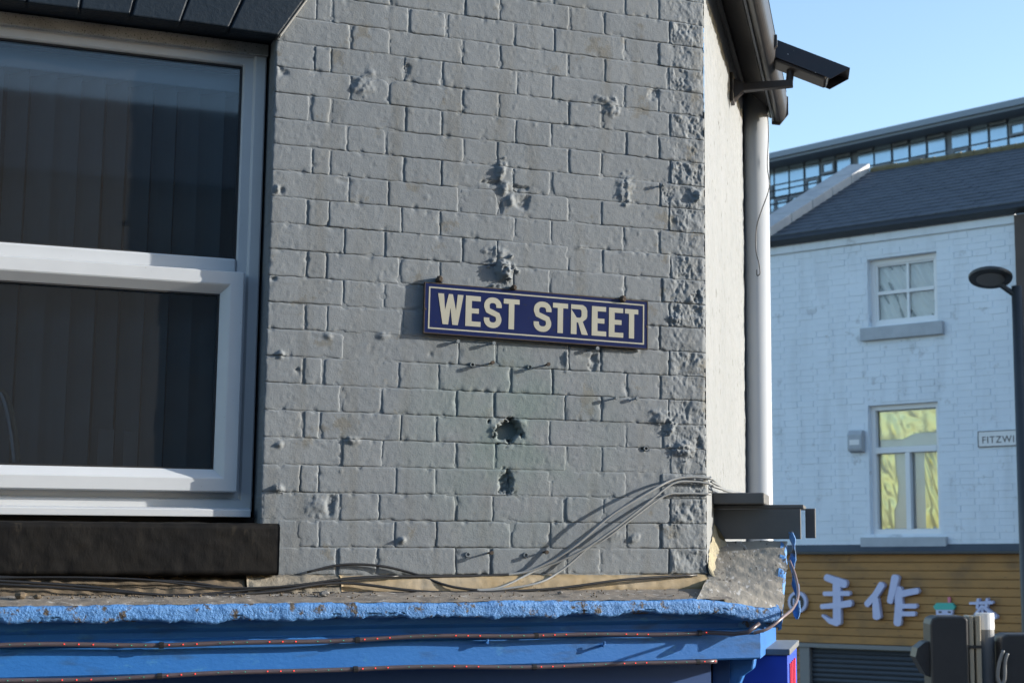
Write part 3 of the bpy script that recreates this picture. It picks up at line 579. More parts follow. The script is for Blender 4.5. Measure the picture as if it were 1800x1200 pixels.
# hanging wire by the downpipe
wp = [(1348, 186), (1351, 230), (1349, 290), (1352, 330), (1338, 372), (1330, 400), (1329, 440), (1334, 462), (1336, 480), (1331, 484), (1330, 474)]
P = [Vector((0, 0, CZ)) + ray(a, b) * (6.26 / ray(a, b).y) for a, b in wp]
tag(MB().tube(smoothpath(P, 6), .0022, 5).build('hanging_wire', M_['cable_black'], smooth=True), 'thin loose wire hanging in front of the white downpipe', 'wire')

# ================================================================== rope lights on the cornice
def rope(name, zfun, y, seed, label, x0=-2.1, x1=.99, tail=None):
    rr = random.Random(seed); xs = np.arange(x0, x1, .03)
    pts = [(x, y - .006 + .002 * math.sin(x * 9 + seed), zfun(x)) for x in xs]
    if tail: pts += tail
    o = MB().tube(pts, .0062, 8).build(name, M_['rope'], None, FR, smooth=True); tag(o, label, 'rope light', 'rope lights along the blue cornice')
    x = x0 + .05; k = 0; me = {}
    for c in ('led_red', 'led_green'):
        b = MB(); n = 6
        b.tube([(0, .0006, 0), (0, -.0012, 0)], [.0016 if c == 'led_red' else .0011] * 2, 7); m_ = bpy.data.meshes.new('bulb'); m_.from_pydata(b.v, [], b.f); m_.materials.append(M_[c]); me[c] = m_
    while x < x1 - .02:
        grp = k % 4
        for j in range(3):
            xx = x + j * .034
            if xx < x1: link('bulb', me['led_red' if grp % 2 == 0 else 'led_green'], None, o, FR, at=(xx, y - .006 + .002 * math.sin(xx * 9 + seed) - .0062, zfun(xx) + .001))
        if grp == 3:
            xx = x + .10; MB().tube([(xx, y - .006, zfun(xx)), (xx + .012, y - .006, zfun(xx + .012))], .0085, 8).build('joiner', M_['cable_black'], o, FR)
        x += .125; k += 1
    return o
rl_ = rope('rope_light', lambda x: 3.993 + .0035 * math.sin(x * 5.1 + .6) + .002 * math.sin(x * 13) + max(0, x) * .004, -.165, 1, 'upper rope light with red bulbs strung under the blue cornice nose',
     tail=[(1.03, -.20, 3.99), (1.06, -.225, 3.995), (1.10, -.22, 4.02)])
rope('rope_light', lambda x: 3.913 + .004 * math.sin(x * 4.3 + 2) + .002 * math.sin(x * 11), -.152, 2, 'lower rope light with red bulbs along bottom of blue band', x1=1.0)
P = [wpt(a, b, d) for a, b, d in ((1388, 985, 4.95), (1399, 1015, 4.9), (1403, 1045, 4.82), (1394, 1068, 4.72), (1376, 1084, 4.6), (1352, 1103, 4.56), (1325, 1112, 4.55))]
MB().tube(smoothpath(P, 6), .0045, 8).build('rope_end', M_['rope_pale'], rl_, smooth=True)
# bolt with hook on the flat band
for px, py in ((855, 1128), (1060, 1134)):
    u, z = FR.at(px, py, -.16); b = MB().tube([(u, -.145, z), (u, -.172, z)], .004, 7).tube([(u, -.168, z - .004), (u, -.17, z + .012)], .003, 6); b.build('band_hook', M_['blue'], cor, FR)
# grit and broken mortar on the ledge
gb = MB()
for k in range(420):
    x = random.uniform(-1.05, -.1) if k < 330 else random.uniform(-.1, .95); y = random.uniform(-.12, -.03) if k < 330 else random.uniform(-.18, -.05); r = random.uniform(.0012, .0042); z = 4.122 + y * .14 + r * .5
    ps = [Vector((random.gauss(0, 1), random.gauss(0, 1), random.gauss(0, 1))).normalized() * r * random.uniform(.7, 1.2) for _ in range(6)]
    b6 = [(1,0,0),(-1,0,0),(0,1,0),(0,-1,0),(0,0,1),(0,0,-1)]
    gb.add([(x + q[0]*r*random.uniform(.6,1.3), y + q[1]*r*random.uniform(.6,1.3), z + q[2]*r*random.uniform(.5,1)) for q in b6], [(0,2,4),(2,1,4),(1,3,4),(3,0,4),(2,0,5),(1,2,5),(3,1,5),(0,3,5)])
g_ = gb.build('ledge_grit', M_['dirt'], None, FR, kind='stuff'); tag(g_, 'loose grit and dirt scattered along the cornice ledge', 'grit')
for i, (px, py, s, lb) in enumerate(((36, 1043, .014, 'larger brown lump of broken mortar at left end of ledge'), (66, 1045, .009, 'smaller brown lump of broken mortar at left end of ledge'), (570, 1050, .012, 'dark flake of debris on ledge below timber strip'), (985, 1042, .007, 'small dark pebble on ledge below the wall cables'))):
    u, z = FR.at(px, py, -.12); b = MB(); n, m = 8, 5; rr = random.Random(i)
    vs = [(u + s * 1.2 * math.sin(math.pi * (j + .5) / m) * math.cos(2 * math.pi * k / n) * rr.uniform(.7, 1.2), -.12 + s * .8 * math.sin(math.pi * (j + .5) / m) * math.sin(2 * math.pi * k / n) * rr.uniform(.7, 1.2), 4.107 + s * .5 + s * .7 * math.cos(math.pi * (j + .5) / m)) for j in range(m) for k in range(n)]
    b.add(vs, [(j*n+k, (j+1)*n+k, (j+1)*n+(k+1) % n, j*n+(k+1) % n) for j in range(m-1) for k in range(n)] + [tuple(range(n)), tuple(range((m-1)*n, m*n))[::-1]])
    tag(b.build('mortar_lump', M_['dirt'] if i < 2 else M_['board'], None, FR), lb, 'debris', 'debris on the ledge')

# ================================================================== blind and things behind the glass
bl = thing('vertical_blind', 'dark vertical fabric blind hanging behind the big window', 'blind', FR, (-.95, .22, 4.36))
MB().box(-1.58, -.34, .17, .24, 5.545, 5.60).build('head_rail', M_['rail'], bl, FR, bevel=.004)
x = -1.56
while x < -.36:
    a = math.radians(random.uniform(40, 56)); hw_ = .042; c, s_ = math.cos(a) * hw_, math.sin(a) * hw_; zb = 4.37 + random.uniform(-.01, .02)
    MB().prism([(x - c, .205 + s_), (x - c * .3, .205 + s_ * .5 - .004), (x + c * .3, .205 - s_ * .2 - .003), (x + c, .205 - s_), (x + c, .207 - s_), (x + c * .3, .207 - s_ * .2 - .003), (x - c * .3, .207 + s_ * .5 - .004), (x - c, .207 + s_)], zb, 5.545, 'z').build('slat', M_['blind'], bl, FR)
    x += .0655
for px, w_, h_, lb in ((184, .042, .105, 'left of two pale card boxes standing behind the lower pane'), (228, .038, .10, 'right of two pale card boxes standing behind the lower pane')):
    u, z = FR.at(px, 800, .15); tag(MB().box(u - w_ / 2, u + w_ / 2, .140, .155, 4.40, 4.40 + h_ + .05).build('card_box', M_['paper'], None, FR, bevel=.002), lb, 'box', 'boxes on the window board')
MB().box(-1.58, -.34, .13, .31, 4.37, 4.40).build('window_board', M_['upvc_dirty'], win, FR)
u, z = FR.at(82, 798, .14); tag(MB().tube([(u - .02, .14, 4.46), (u + .026, .145, 4.41)], .006, 6).build('white_stick', M_['paper'], None, FR), 'short white stick leaning at the foot of lower pane', 'stick')
for k, (dx, r, m, lb) in enumerate(((0, .0055, 'cream', 'outer'), (-.03, .004, 'plate', 'inner'))):
    P = [FR.at(px + dx * 300, py, .11) for px, py in ((-30, 690), (0, 684), (14, 700), (24, 740), (30, 780), (33, 812))]
    tag(MB().tube(smoothpath([(a, .11, b) for a, b in P], 5), r, 6).build('curved_wire', M_[m], None, FR, smooth=True), lb + ' pale curved wire behind lower left corner of window', 'wire', 'curved wires behind the window')

# ================================================================== CCTV camera
mu, mz = CA.at(1284, 157, 0)
cc = thing('cctv_camera', 'black weathered CCTV camera on bracket under the eaves', 'security camera', CA, (mu, 0, mz))
MB().prism([(mu - .035, mz - .055), (mu + .035, mz - .055), (mu + .042, mz - .03), (mu + .042, mz + .055), (mu - .042, mz + .055), (mu - .042, mz - .03)], -.014, 0).build('wall_plate', M_['cctv_arm'], cc, CA, bevel=.004)
ar = MB().add([(mu-.028,-.014,mz-.045),(mu+.028,-.014,mz-.045),(mu+.028,-.014,mz+.035),(mu-.028,-.014,mz+.035),(mu-.018,-.05,mz-.012),(mu+.018,-.05,mz-.012),(mu+.018,-.05,mz+.018),(mu-.018,-.05,mz+.018),(mu-.016,-.235,mz-.002),(mu+.016,-.235,mz-.002),(mu+.016,-.235,mz+.024),(mu-.016,-.235,mz+.024)],
    [(0,1,5,4),(1,2,6,5),(2,3,7,6),(3,0,4,7),(4,5,9,8),(5,6,10,9),(6,7,11,10),(7,4,8,11),(8,9,10,11)])
ar.build('arm', M_['cctv_arm'], cc, CA, bevel=.003)
hp = CA.P(mu, -.222, mz + .02)
MB().tube([tuple(hp), tuple(hp + Vector((0.005, 0, .05)))], .014, 10).build('swivel', M_['cctv_arm'], cc)
ctr = Vector((0, 0, CZ)) + ray(1408, 116) * (hp.y / ray(1408, 116).y)
ax = Vector((.255, -.035, -.115)).normalized(); sidev = Vector((0, 0, 1)).cross(ax).normalized(); upv = ax.cross(sidev).normalized()
# roll the housing a little
ro = math.radians(-10); s2 = sidev * math.cos(ro) + upv * math.sin(ro); u2 = ax.cross(s2) * -1; u2 = ax.cross(s2)
class HF: pass
hf = HF(); hf.M = Matrix(((ax.x, s2.x, u2.x, ctr.x), (ax.y, s2.y, u2.y, ctr.y), (ax.z, s2.z, u2.z, ctr.z), (0, 0, 0, 1)))
MB().prism([(-.128, -.036), (.112, -.036), (.112, .034), (-.128, .034)], -.038, .038, 'y').build('housing', M_['cctv_arm'], cc, hf, bevel=.006)
hood = MB().add([(-.145,-.046,-.026),(.130,-.046,-.026),(.178,-.046,.042),(-.145,-.046,.042),(-.145,.046,-.026),(.130,.046,-.026),(.178,.046,.042),(-.145,.046,.042)], [(0,1,2,3),(4,7,6,5),(3,2,6,7)])
ho = hood.build('sun_hood', M_['cctv'], cc, hf); sm = ho.modifiers.new('solid', 'SOLIDIFY'); sm.thickness = .003
MB().box(.1125, .115, -.034, .034, -.032, .028).build('front_glass', M_['shutter'], cc, hf)
MB().box(-.150, -.1285, -.034, .034, -.034, .030).build('rear_cap', M_['cctv_arm'], cc, hf, bevel=.005)

# ================================================================== shop lightbox under the cornice
lbx = thing('lightbox_sign', 'grey topped projecting sign box with red and blue side below cornice', 'sign', CA, (.05, -.15, 3.55))
lf = Frame(wpt(1300, 1190, 5.05), 8.35); zt = 3.93
lf.M = Matrix.Translation(lf.o) @ (CA.M.to_3x3().to_4x4())
lx = (1384 - 1300) / F * 5.1
MB().box(-.05, .50, -lx, .12, 3.20, zt - .02).build('box_body', M_['vblue'], lbx, lf, bevel=.003)
MB().box(-.06, .51, -lx - .008, .12, zt - .0195, zt).build('box_lid', M_['midgrey'], lbx, lf, bevel=.003)
for k in range(4): MB().box(.03 + k * .09, .075 + k * .09, -lx - .004, -lx - .0002, 3.4, zt - .05).build('red_panel', M_['red'], lbx, lf)

# ================================================================== white house across the street
hs = thing('white_house', 'white painted brick house with slate roof and wooden shop fascia across the street', 'house', FA)
FX0, FX1 = -1.53, 1.745; EZ = 8.06
holes = [(-.115, .772, 6.90, 7.70), (-.140, .742, 4.50, 5.98)]
wl = MB(); zs = sorted({0, EZ} | {h[2] for h in holes} | {h[3] for h in holes}); xs = sorted({FX0, FX1} | {h[0] for h in holes} | {h[1] for h in holes})
for i in range(len(xs) - 1):
    for j in range(len(zs) - 1):
        cx, cz_ = (xs[i] + xs[i+1]) / 2, (zs[j] + zs[j+1]) / 2
        if not any(h[0] < cx < h[1] and h[2] < cz_ < h[3] for h in holes): wl.add([(xs[i],.006,zs[j]),(xs[i+1],.006,zs[j]),(xs[i+1],.006,zs[j+1]),(xs[i],.006,zs[j+1])], [(0,1,2,3)])
for h in holes:
    x0, x1, z0, z1 = h; wl.add([(x0,.006,z0),(x1,.006,z0),(x1,.006,z1),(x0,.006,z1),(x0,.2,z0),(x1,.2,z0),(x1,.2,z1),(x0,.2,z1)], [(0,4,5,1),(1,5,6,2),(2,6,7,3),(3,7,4,0)])
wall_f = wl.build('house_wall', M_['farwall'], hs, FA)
bb = MB(); row = 0; z = 4.36
while z < EZ - .02:
    x = FX0 + (-.17 if row % 2 else 0)
    while x < FX1:
        L = .215 if True else .1; x0, x1 = max(x, FX0), min(x + L, FX1); ok = x1 - x0 > .03
        for h in holes:
            if x1 > h[0] - .002 and x0 < h[1] + .002 and z + .07 > h[2] and z < h[3] + .0:
                if x0 < h[0] - .03: x1 = min(x1, h[0])
                elif x1 > h[1] + .03: x0 = max(x0, h[1])
                else: ok = False
        if ok:
            o_ = random.gauss(0, .0016); bb.add([(x0+.002,.0012+o_,z+.001),(x1-.002,.0012+o_,z+.001),(x1-.002,.0012+o_,z+.071),(x0+.002,.0012+o_,z+.071),(x0,.007,z-.001),(x1,.007,z-.001),(x1,.007,z+.073),(x0,.007,z+.073)], [(0,1,2,3),(0,4,5,1),(1,5,6,2),(2,6,7,3),(3,7,4,0)])
        x += .225
    z += .075; row += 1
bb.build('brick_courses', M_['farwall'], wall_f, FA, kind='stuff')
MB().box(FX0, FX1, .21, 5.0, 0, EZ - .1).build('house_core', M_['room'], hs, FA)
# upper sash window
def lites(win_, x0, x1, z0, z1, m, nm='pane', y=.13): MB().box(x0, x1, y, y + .004, z0, z1).build(nm, M_[m], win_, FA)
h = holes[0]
w1 = MB().loop(h[0], h[1], h[2], h[3], [(0, .09), (.06, .09), (.06, .10), (.085, .105), (.085, .15)]).build('sash_window', M_['farframe'], hs, FA)
xm = (h[0] + h[1]) / 2 + .03; zm = 7.30
MB().box(h[0] + .08, h[1] - .08, .095, .14, zm - .02, zm + .02).build('meeting_rail', M_['farframe'], w1, FA)
MB().box(xm - .014, xm + .014, .100, .13, zm + .02, h[3] - .08).build('glazing_bar', M_['farframe'], w1, FA); MB().box(xm - .014, xm + .014, .100, .13, h[2] + .08, zm - .02).build('glazing_bar', M_['farframe'], w1, FA)
for a, b in ((h[0] + .08, xm - .014), (xm + .014, h[1] - .08)):
    for c, d in ((h[2] + .08, zm - .02), (zm + .02, h[3] - .08)): lites(w1, a, b, c, d, 'farglass')
MB().box(-.195, .850, -.06, .10, 6.735, 6.885).build('stone_sill', M_['farstone'], w1, FA, bevel=.006)
cu = MB(); n = 26
X = np.linspace(h[0] + .05, h[1] - .05, 40); Zc = np.linspace(h[2] + .05, h[3] - .05, 24); XX, ZZ = np.meshgrid(X, Zc)
YY = .19 + .022 * np.sin((XX * 1.0 + (ZZ - 7.7) * .55) * 42 + 2 * vn(XX * 3, ZZ * 3, 5)) + .02 * fbm(XX, ZZ, 4, 2, 6)
me = bpy.data.meshes.new('curtain'); me.from_pydata(np.stack([XX.ravel(), YY.ravel(), ZZ.ravel()], 1).tolist(), [], [(j*40+i, j*40+i+1, (j+1)*40+i+1, (j+1)*40+i) for j in range(23) for i in range(39)])
tag(link('curtain', me, M_['curtain'], None, FA, smooth=True), 'pale creased curtain drawn behind the upper sash window', 'curtain')
# lower window
h = holes[1]
w2 = MB().loop(h[0], h[1], h[2], h[3], [(0, .07), (.055, .07), (.06, .085), (.06, .15)]).build('casement_window', M_['farframe'], hs, FA)
zt_ = 5.46
MB().box(h[0] + .055, h[1] - .055, .06, .14, zt_ - .035, zt_ + .035).build('transom', M_['farframe'], w2, FA, bevel=.006)
xm2 = (h[0] + h[1]) / 2 + .02
MB().box(xm2 - .03, xm2 + .03, .06, .14, h[2] + .055, zt_ - .035).build('mullion', M_['farframe'], w2, FA, bevel=.005)
lites(w2, h[0] + .06, h[1] - .06, zt_ + .035, h[3] - .06, 'farglass'); lites(w2, h[0] + .06, xm2 - .03, h[2] + .06, zt_ - .035, 'farglass'); lites(w2, xm2 + .03, h[1] - .06, h[2] + .06, zt_ - .035, 'farglass')
MB().box(-.240, .828, -.06, .10, 4.345, 4.465).build('stone_sill', M_['farstone'], w2, FA, bevel=.006)
MB().box(h[0] + .02, h[1] - .02, .17, .19, h[2], h[3]).build('backing_sheet', M_['curtain'], w2, FA)
def foil(name, x0, x1, z0, z1, seed, label):
    nx, nz = 22, 40; X = np.linspace(0, 1, nx); Zc = np.linspace(0, 1, nz); A, B_ = np.meshgrid(X, Zc)
    sk = .03 * vn(B_ * 5, B_ * 0, seed); XX = x0 + (x1 - x0) * A + sk * (A > .5); ZZ = z0 + (z1 - z0) * B_ + .04 * vn(A * 3, A * 0, seed + 1) * (B_ < .1)
    YY = .148 + .020 * (1 - 2 * np.abs(fbm(XX * 1.3 + ZZ * .4, ZZ * .45, 7, 2, seed))) * (.3 + A * (1 - A) * 2)
    me = bpy.data.meshes.new(name); me.from_pydata(np.stack([XX.ravel(), YY.ravel(), ZZ.ravel()], 1).tolist(), [], [(j*nx+i, j*nx+i+1, (j+1)*nx+i+1, (j+1)*nx+i) for j in range(nz-1) for i in range(nx-1)])
    tag(link(name, me, M_['foil'], None, FA, smooth=True), label, 'foil sheet', 'gold foil in the lower window')
foil('foil_sheet', h[0] + .07, h[1] - .07, zt_ + .16, h[3] - .07, 1, 'crumpled gold foil sheet across the top light of lower window')
foil('foil_sheet', h[0] + .07, h[0] + .26, h[2] + .07, zt_ - .04, 2, 'gold foil strip down left side of lower window')
foil('foil_sheet', h[1] - .25, h[1] - .07, h[2] + .07, zt_ - .04, 3, 'gold foil strip down right side of lower window')
# roof of slates, coping and gutter
RY, RZ = 2.5, 9.44
rl0, rl1 = FA.at(1355, 420, 0)[0] - .15, FX1 + .1
def roofp(x, t, lift=0): # t 0 eave .. 1 ridge
    return (x, -.12 + (RY + .12) * t, EZ + .04 + (RZ - EZ - .04) * t + lift)
roof = MB().add([roofp(-1.53, 0), roofp(FX1 + 6, 0), roofp(FX1 + 6, 1), roofp(-1.53, 1)], [(0,1,2,3)]).build('roof', M_['slate'], hs, FA)
sl_ = MB(); rows = 17
for j in range(rows):
    t0, t1 = j / rows, (j + 1.25) / rows; x = -1.50 + (j % 2) * .13
    while x < FX1 + 3:
        l = .012 + random.uniform(0, .006); a = roofp(x + .003, t0, l); b = roofp(x + .257, t0, l); c = roofp(x + .257, min(t1, 1), l * .2); d = roofp(x + .003, min(t1, 1), l * .2)
        a0 = roofp(x + .003, t0, 0); b0 = roofp(x + .257, t0, 0)
        sl_.add([a, b, c, d, a0, b0], [(0,1,2,3), (4,5,1,0)]); x += .26
sl_.build('slates', M_['slate'], roof, FA, kind='stuff')
MB().prism([(-.16, EZ - .02), (-.10, EZ + .06), (-.02, EZ + .06), (.0, EZ - .04), (-.06, EZ - .07)], -1.56, FX1 + 3, 'x').build('eaves_gutter', M_['darkgrey'], hs, FA)
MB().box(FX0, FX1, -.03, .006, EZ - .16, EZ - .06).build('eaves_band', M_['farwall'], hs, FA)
for k in range(28):
    x0 = -1.34 + k * .19; q = roofp(x0, 1)
    MB().tube([(x0, q[1], q[2] + .01), (x0 + .187, q[1], q[2] + .012 + random.uniform(-.01, .012))], .055, 9).build('ridge_tile', M_['moss'], roof, FA)
for k in range(5):                             # stepped coping stones up the gable verge
    t0, t1 = k / 5, (k + 1) / 5 - .006; x0 = -1.46
    a = roofp(x0, t0); b = roofp(x0, t1)
    MB().add([(x0-.22,a[1],a[2]+.0),(x0+.10,a[1],a[2]+.0),(x0+.10,b[1],b[2]+.0),(x0-.22,b[1],b[2]+.0),(x0-.22,a[1],a[2]+.16),(x0+.10,a[1],a[2]+.13),(x0+.10,b[1],b[2]+.13),(x0-.22,b[1],b[2]+.16)], [(0,3,2,1),(4,5,6,7),(0,1,5,4),(1,2,6,5),(2,3,7,6),(3,0,4,7)]).build('coping_stone', M_['lead'], roof, FA, bevel=.01)
# wooden shop fascia of boards
zt0, zt1 = 3.26, 4.275
fas = MB().box(FX0, FX1, -.04, .0055, zt0, zt1).build('shop_fascia', M_['plank'], hs, FA)
nP = 11
for k in range(nP):
    z0 = zt0 + (zt1 - zt0) * k / nP
    MB().box(FX0, FX1, -.10 - random.uniform(0, .004), -.0405, z0 + .003, z0 + (zt1 - zt0) / nP - .003).build('plank', M_['plank'], fas, FA, bevel=.004)
MB().box(FX0, FX1 + .02, -.20, .005, zt1 + .003, zt1 + .03).build('fascia_flashing', M_['darkgrey'], hs, FA)
MB().prism([(-.18, zt1 + .0305), (-.003, zt1 + .11), (-.003, zt1 + .0305)], FX0, FX1, 'x').build('lead_apron', M_['slate'], hs, FA)
MB().box(FX0, FX1, -.12, .0, zt0 - .05, zt0 - .003).build('fascia_bottom_rail', M_['midgrey'], hs, FA)
xa = FA.at(1405, 1160, -.1)[0]; xb = FA.at(1423, 1160, -.1)[0]
MB().box(xa, xb, -.10, .0, 0, zt0 - .051).build('shutter_post', M_['midgrey'], hs, FA, bevel=.008)
for k in range(14): MB().box(FX0 + .02, xa - .002, -.06, -.002, zt0 - .06 - (k + 1) * .092 + .004, zt0 - .06 - k * .092).build('plank', M_['plank'], fas, FA, bevel=.003)
sh_ = MB().box(xb, FX1, -.03, .0, 0, zt0 - .06).build('roller_shutter', M_['shutter'], hs, FA)
for k in range(22):
    z0 = zt0 - .07 - (k + 1) * .055; MB().prism([(-.030, z0 + .002), (-.047, z0 + .014), (-.050, z0 + .030), (-.040, z0 + .050), (-.030, z0 + .053)], xb + .003, FX1, 'x').build('slat', M_['shutter'], sh_, FA)
# shop sign
sg = thing('shop_sign', 'pale raised shop sign characters on wooden fascia', 'shop sign', FA, (0, -.1, 3.7))
def zp(zx, zy, y=-.14): return FA.at(1340 + zx / 3.913, 940 + zy / 3.913, y)
cnt = [0]
def stroke(name, pts, w0, w1=None, m='letter'):
    P = [Vector(zp(a, b)) for a, b in pts]; Q = []
    for a, b in zip(P[:-1], P[1:]): Q += [a.lerp(b, k / 4) for k in range(4)]
    Q.append(P[-1]); w1 = w1 or w0; sc = (Vector(zp(500, 400)) - Vector(zp(500, 500))).length / 100; poly_l = []; poly_r = []; N_ = len(Q)
    for i, p in enumerate(Q):
        t = (Q[min(i+1, N_-1)] - Q[max(i-1, 0)]).normalized(); n = Vector((-t.y, t.x)); h = (w0 + (w1 - w0) * i / (N_ - 1)) / 2 * sc; poly_l.append(p + n * h); poly_r.append(p - n * h)
    t = (Q[-1] - Q[-2]).normalized(); h = w1 / 2 * sc; n = Vector((-t.y, t.x)); e = [Q[-1] + n * h * math.cos(q) + t * h * .7 * math.sin(q) for q in np.linspace(.4, math.pi - .4, 5)]
    t2 = (Q[0] - Q[1]).normalized(); h2 = w0 / 2 * sc; n2 = Vector((-t2.y, t2.x)); e2 = [Q[0] + n2 * h2 * math.cos(q) + t2 * h2 * .7 * math.sin(q) for q in np.linspace(.4, math.pi - .4, 5)]
    poly = [tuple(q) for q in poly_l + e + poly_r[::-1] + e2]
    cnt[0] += 1; return MB().prism(poly[::-1], -.165 - .0008 * (cnt[0] % 9), -.108)
def character(strokes):
    b = MB()
    for s in strokes:
        q = stroke('s', *s); b.add(q.v, q.f)
    b.build('character', M_['letter'], sg, FA)
character([([(445, 290), (500, 310), (572, 335)], 46, 56), ([(517, 330), (520, 460), (520, 600)], 60, 62), ([(432, 402), (600, 400)], 30, 34), ([(415, 490), (520, 482), (610, 468)], 34, 48), ([(520, 600), (470, 590), (420, 550)], 50, 16)])
character([([(828, 340), (785, 410), (725, 475)], 48, 42), ([(785, 440), (795, 560)], 46, 60), ([(922, 290), (905, 370), (885, 455)], 56, 44), ([(940, 370), (945, 480), (935, 605)], 56, 56), ([(935, 408), (1000, 395), (1070, 382)], 46, 40), ([(960, 487), (1060, 487)], 30, 32), ([(955, 540), (1050, 540)], 30, 32)])
character([([(1435, 468), (1585, 462)], 16, 22), ([(1490, 440), (1484, 500)], 18, 18), ([(1552, 438), (1545, 492)], 18, 18), ([(1518, 486), (1470, 545)], 20, 16), ([(1525, 490), (1610, 562)], 18, 30), ([(1519, 505), (1519, 600)], 16, 16), ([(1480, 560), (1560, 556)], 14, 14)])
cx, cz_ = zp(243, 460); rr_ = abs(zp(243, 385)[1] - cz_)
MB().tube([(cx, -.105, cz_), (cx, -.15, cz_)], rr_, 36).build('roundel', M_['letter'], sg, FA); MB().tube([(cx, -.149, cz_), (cx, -.153, cz_)], rr_ * .72, 32).build('roundel_centre', M_['black'], sg, FA)
for k in range(3): MB().box(cx - rr_ * .45 + k * rr_ * .32, cx - rr_ * .28 + k * rr_ * .32, -.155, -.1525, cz_ - rr_ * .3, cz_ + rr_ * (.35 - .1 * k)).build('roundel_mark', M_['letter'], sg, FA)
q = [zp(1178, 490), zp(1200, 465), zp(1305, 465), zp(1327, 490), zp(1318, 512), zp(1190, 512)]
MB().prism(q[::-1], -.15, -.105).build('cup_lid', M_['teal'], sg, FA)
q = [zp(1195, 513), zp(1312, 513), zp(1300, 640), zp(1207, 640)]; MB().prism(q[::-1], -.148, -.105).build('cup', M_['letter'], sg, FA)
for a in (1215, 1278): 
    e0, e1 = zp(a, 522), zp(a + 22, 534); MB().box(e0[0], e1[0], -.150, -.1482, e1[1], e0[1]).build('cup_eye', M_['black'], sg, FA)
q0, q1 = zp(1275, 425), zp(1292, 464); MB().box(q0[0], q1[0], -.14, -.11, q1[1], q0[1]).build('straw', M_['pink'], sg, FA)
# alarm box, street plate, weed
a0 = FA.at(1492, 757, -.05); a1 = FA.at(1518, 795, -.05)
al = thing('alarm_box', 'small grey white alarm box left of the foil covered window', 'alarm box', FA, (a0[0], 0, a1[1]))
MB().prism([(-.0025, a1[1]), (-.085, a1[1] + .02), (-.095, a1[1] + .05), (-.095, a0[1] - .05), (-.07, a0[1]), (-.0025, a0[1])], a0[0], a1[0], 'x').build('case', M_['farstone'], al, FA, bevel=.01)
MB().box(a0[0] + .03, a1[0] - .03, -.098, -.0952, a1[1] + .09, a1[1] + .15).build('label_strip', M_['plate'], al, FA)
p0, p1 = FA.at(1719, 758, -.01), FA.at(1719, 786, -.01)
sp = thing('street_plate', 'white street plate with black letters FITZWI beside the lamp post', 'street sign', FA, (p0[0], -.01, p1[1]))
MB().box(p0[0], FX1 - .003, -.016, -.003, p1[1], p0[1]).build('plate', M_['plate'], sp, FA)
MB().loop(p0[0], FX1 - .003, p1[1], p0[1], [(0, -.016), (0, -.019), (.008, -.019), (.008, -.016)]).build('rim', M_['black'], sp, FA)
def text(body, size, x, y, z, fr, m, parent, nm='lettering', ex=.001, font=None):
    cu = bpy.data.curves.new(nm, 'FONT'); cu.body = body; cu.size = size; cu.extrude = ex; cu.space_character = 1.15
    to = bpy.data.objects.new('tmp', cu); COL.objects.link(to); dg = bpy.context.evaluated_depsgraph_get(); me = bpy.data.meshes.new_from_object(to.evaluated_get(dg)); bpy.data.objects.remove(to)
    me.materials.clear(); me.transform(Matrix.Rotation(math.pi / 2, 4, 'X')); return link(nm, me, M_[m], parent, fr, at=(x, y, z))
text('FITZWI', .106, p0[0] + .045, -.0175, p1[1] + .042, FA, 'black', sp)
# dark neighbouring building
nb = thing('dark_building', 'dark brick building edge adjoining the white house on the right', 'building', FA, (FX1 + .1, 0, 0))
MB().box(FX1 + .004, FX1 + 6, -.06, 5, 0, 7.98).build('wall', M_['darkbrick'], nb, FA)

# ================================================================== modern block behind
mb = thing('modern_block', 'modern block with ribbon windows and dark overhanging roof behind the slate roof', 'building', MO)
def mo(zx, zy, y=0): return MO.at(1330 + zx / 3.243, 150 + zy / 3.243, y)
zr = mo(800, 250)[1]; zw1 = mo(1000, 290, 1.2)[1]; 
x0m, x1m = mo(-500, 500)[0], mo(1900, 0)[0]
ztop = MO.at(1580, 219, -.6)[1]
MB().box(x0m, x1m, -.6, 8, ztop - .24, ztop - .0).build('roof_edge', M_['modroof'], mb, MO)
MB().box(x0m, x1m, -.5, 8, ztop - .36, ztop - .242).build('roof_lower_edge', M_['mod'], mb, MO)
wy = .45; zwt = MO.at(1700, 223, wy)[1]; zh = zwt + .35
MB().box(x0m, x1m, wy + .1, 8, 0, ztop - .365).build('wall', M_['mod'], mb, MO)
MB().box(x0m, x1m, wy - .1, wy + .099, zh, ztop - .366).build('head_wall', M_['mod'], mb, MO)
zcols = [(75,95),(100,180),(185,265),(275,355),(365,445),(455,535),(575,665),(670,765),(775,865),(875,965),(975,1075),(1110,1210),(1220,1320),(1330,1430),(1440,1540),(1560,1650),(1665,1760)]
skyg = mat('sky_reflecting_pane', (.36, .48, .58), .15, (.28, .39, .48), .6, 1, metal=.55)
ph = (MO.at(1700, 223, wy)[1] - MO.at(1700, 247, wy)[1])
for a, b in zcols:
    xa_, xb_ = mo(a, 300, wy)[0], mo(b, 300, wy)[0]
    for r_ in range(4):
        z1_ = zh - r_ * (ph * 1.06) - .02; z0_ = z1_ - ph * .94
        MB().box(xa_ + .02, xb_ - .02, wy, wy + .05, z0_, z1_).build('pane', skyg, mb, MO)
        if (a // 10 + r_) % 4 == 1: MB().loop(xa_ + .02, xb_ - .02, z0_, z1_, [(0, wy - .001), (0, wy - .06), (.09, wy - .06), (.09, wy - .001)]).build('opening_frame', M_['mod'], mb, MO)
for k in range(3): MB().tube([(x0m, wy - .9, zh - 4.1 * ph + k * .28), (mo(420, 300, wy)[0], wy - .9, zh - 4.1 * ph + k * .28)], .03, 6).build('railing', M_['darkgrey'], mb, MO)

